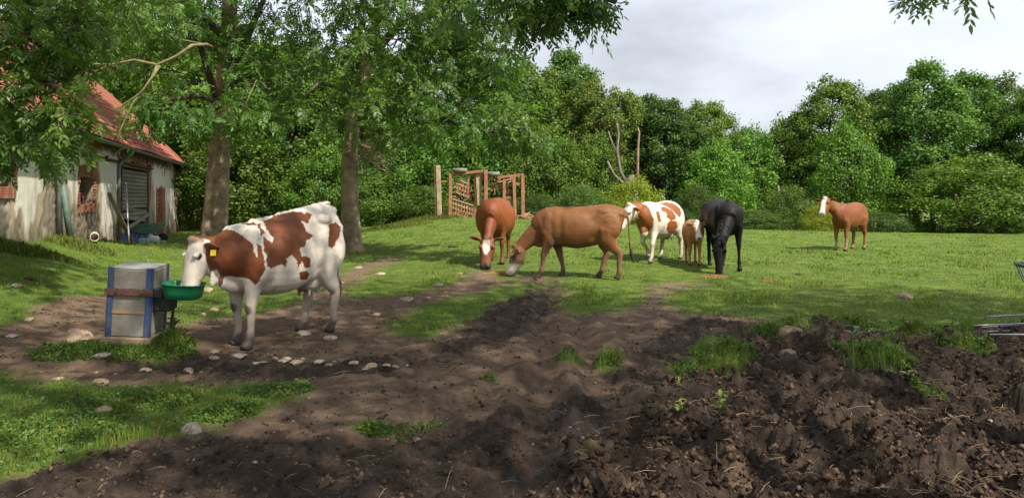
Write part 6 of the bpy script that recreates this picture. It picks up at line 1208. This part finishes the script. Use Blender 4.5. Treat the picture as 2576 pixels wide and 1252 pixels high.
# crumbs of muck and soil
def crumbs(name, n, y0, y1, s0, s1, seed, pick, tone, tone2, label, m_):
    q = np.random.default_rng(seed); x, y = scatter(n, y0, y1, q); z, g, dk, hp, tn, wt = height(x, y, full=True); ok = q.random(n) < pick(g, dk, hp, tn, wt, x, y); x, y, z = x[ok], y[ok], z[ok]; n = len(x)
    base = np.array([(1, 0, 0), (-.5, .87, 0), (-.5, -.87, 0), (.3, .3, .8), (-.35, -.1, .75), (.1, -.1, -.5)]); fc = np.array([(0, 1, 3), (1, 4, 3), (1, 2, 4), (2, 0, 3), (2, 3, 4), (0, 5, 1), (1, 5, 2), (2, 5, 0)])
    s = (s0 * (s1 / s0) ** (q.random(n) ** 1.6))[:, None, None]; a = q.uniform(0, 6.283, n); ca, sa = np.cos(a), np.sin(a)
    v = base[None] * (1 + q.normal(0, .28, (n, 6, 3))); v = np.stack([v[..., 0] * ca[:, None] - v[..., 1] * sa[:, None], v[..., 0] * sa[:, None] + v[..., 1] * ca[:, None], v[..., 2]], -1) * s
    v = v + np.c_[x, y, z][:, None]; tw = q.random((n, 1)) ** 1.5; c = np.array(tone) * (1 - tw) + np.array(tone2) * tw
    o = obj(name, raw_mesh(name, v.reshape(-1, 3), (fc[None] + np.arange(n)[:, None, None] * 6).reshape(-1, 3), np.repeat(c, 6, 0)), m_); return tag(o, label, 'soil', kind='stuff')
crumb_m = mat('crumb', rough=.95, attr=True, var=.3, scale=30, bump=.6, bscale=70, spec=.15)
crumbs('soil_crumbs', 95000, 3.2, 14, .005, .024, 601, lambda g, dk, hp, tn, wt, x, y: (1 - g) * (.34 + .5 * dk) * (1 - .75 * wt) * (.3 + 1.2 * np.clip(fbm(x * 3, y * 3, s=611), 0, 1)), (.04, .026, .018), (.145, .095, .064), 'loose crumbs of dark soil over the trodden yard', crumb_m)
crumbs('muck_clods', 85000, 3.2, 13, .007, .036, 602, lambda g, dk, hp, tn, wt, x, y: hp * (1 - .6 * g) * (.4 + 1.0 * np.clip(fbm(x * 2.5, y * 2.5, s=621), 0, 1)), (.022, .014, .010), (.115, .073, .046), 'dark clods of muck heaped at the right of the yard', crumb_m)
# straw and roots in the muck
q = np.random.default_rng(650); n = 15000; x, y = scatter(n, 3.2, 12, q); z, g, dk, hp, tn, wt = height(x, y, full=True); wisp = np.clip(fbm(x * 1.3, y * 1.3, s=631, o=3), 0, 1)
ok = q.random(n) < np.maximum(hp * (.15 + 1.6 * wisp), .035 * (1 - g)); x, y, z = x[ok], y[ok], z[ok]; n = len(x)
a = q.uniform(0, 6.283, n) + 2 * fbm(x * .8, y * .8, s=640); L_ = q.uniform(.04, .16, n); d = np.c_[np.cos(a), np.sin(a), q.normal(0, .25, n)] * L_[:, None]; p = np.c_[x, y, z + q.uniform(.005, .04, n)]; sd_ = np.c_[-np.sin(a), np.cos(a), np.zeros(n)] * (.0016 * q.uniform(.6, 1.6, n))[:, None]
up_ = np.array((0, 0, .0022)); md = p + d * .5 + np.array((0, 0, .010)); en = p + d
v = np.stack([p - sd_, p + sd_, p + up_, md - sd_, md + sd_, md + up_, en - sd_ * .5, en + sd_ * .5, en + up_], 1); c = np.array((.26, .195, .12)) * q.uniform(.5, 1.4, (n, 1))
ff = np.array([(0, 1, 4, 3), (1, 2, 5, 4), (2, 0, 3, 5), (3, 4, 7, 6), (4, 5, 8, 7), (5, 3, 6, 8)])
tag(obj('straw', raw_mesh('straw', v.reshape(-1, 3), (ff[None] + np.arange(n)[:, None, None] * 9).reshape(-1, 4), np.repeat(c, 9, 0)), mat('straw', rough=.9, attr=True, var=.1)), 'dry straw and root fibres strewn through the muck', 'straw', kind='stuff')
# broad-leaved weeds, every leaf its own piece
def leaf_blade(L_, W_, bend):
    V, F = [], []; n = 6
    for i in range(n + 1):
        t = i / n; w_ = W_ * math.sin(math.pi * min(.98, t * .92 + .06)) ** .8 * (1 - .25 * t); z = bend * L_ * (t - t * t * 1.25); V += [(t * L_, -w_, z + .18 * w_), (t * L_, 0, z), (t * L_, w_, z + .18 * w_)]
    for i in range(n): k = i * 3; F += [(k, k + 3, k + 4, k + 1), (k + 1, k + 4, k + 5, k + 2)]
    me = bpy.data.meshes.new('leaf'); me.from_pydata(V, [], F); me.polygons.foreach_set('use_smooth', [True] * len(F)); return me
weed_ms = []
for nm, c in (('dock', (.085, .165, .045)), ('lime', (.17, .27, .035)), ('blue', (.105, .17, .085))):
    m_ = leaf_mat('weed_' + nm, .45, .28); 
    for nd in list(m_.node_tree.nodes):
        if nd.type == 'ATTRIBUTE':
            rgb = N(m_.node_tree, 'ShaderNodeRGB'); rgb.outputs[0].default_value = (*c, 1)
            for lk in list(nd.outputs['Color'].links): m_.node_tree.links.new(rgb.outputs[0], lk.to_socket)
    weed_ms.append(m_)
wl = {}
def weed(u, v, px, kind, tall, nleaf, label, seed):
    p = GP(u, v); S = px / FPX * p.y; q = random.Random(seed); root = empty('weed', (p.x, p.y, p.z - .01), (0, 0, q.uniform(0, 6))); tag(root, label, 'weed', 'broad leaved weeds')
    if tall: obj('stem', MB().tube([(0, 0, 0), (.01, 0, S * .5), (.0, .01, S)], [.006, .005, .003], 6).mesh('stem', True), weed_ms[kind], root)
    for i in range(nleaf):
        key = (kind, i % 3, tall)
        if key not in wl: wl[key] = leaf_blade(1, (.20, .26, .16)[i % 3], (.55, .35, .75)[i % 3]); wl[key].materials.append(weed_ms[kind])
        t = (i + .5) / nleaf; L_ = S * q.uniform(.45, .7) * (1.1 - .5 * t if tall else 1); obj('leaf', wl[key], None, root, (0, 0, S * t * .95 if tall else .01), (q.uniform(-.3, .3), -q.uniform(.15, .75), i * 2.4 + q.uniform(-.3, .3)), (L_,) * 3)
for i, (u, v, px, kd, tall, nl, lab) in enumerate(((1712, 1062, 46, 1, 1, 9, 'lime green seedling at the left foot of the muck heap'), (1812, 1052, 56, 1, 1, 11, 'taller lime green seedling on the muck heap slope'), (1705, 1000, 26, 1, 1, 6, 'tiny green seedling above the lime seedlings'), (2150, 890, 66, 0, 1, 10, 'leafy green weed rising from the rank grass on the heap'),
        (2175, 838, 70, 0, 0, 9, 'broad leaved dock on the crest of the heap'), (2095, 880, 50, 0, 1, 8, 'upright green weed left of the rank grass on the heap'), (2395, 822, 44, 1, 1, 5, 'yellow green weed with few large leaves behind the crest'), (2530, 985, 36, 2, 0, 6, 'blue green weed on the dark muck at the right'), (2285, 950, 44, 1, 0, 6, 'lime leaves below the rank grass on the heap'),
        (1925, 880, 34, 2, 0, 4, 'single blue green leaf rosette beside the grass island'), (1910, 1010, 40, 2, 0, 4, 'pale flattened weed leaves on bare dark muck'), (2060, 905, 40, 2, 0, 5, 'pale green rosette between the two grass islands'), (195, 1060, 50, 2, 0, 8, 'blue green dock rosette in the front lawn'), (175, 1030, 30, 2, 0, 5, 'small pale dock near the tan stone in the front lawn'),
        (160, 1145, 44, 2, 0, 6, 'pale dock at the muddy lower edge of the front lawn'), (325, 990, 30, 2, 0, 6, 'small dock in the upper part of the front lawn'), (120, 872, 44, 0, 0, 9, 'dark green weed left of the boulder'), (310, 905, 26, 1, 0, 5, 'bright round leaves at the foot of the water post'), (435, 855, 60, 0, 1, 12, 'tall dark weed at the right corner of the water post'), (2480, 900, 40, 0, 1, 7, 'green weed by the galvanised rods'), (2260, 830, 40, 0, 0, 7, 'dark dock on the crest between the grass patches'), (540, 1050, 30, 2, 0, 5, 'small dock left of the wedge stone'))): weed(u, v, px, kd, tall, nl, lab, 900 + i)
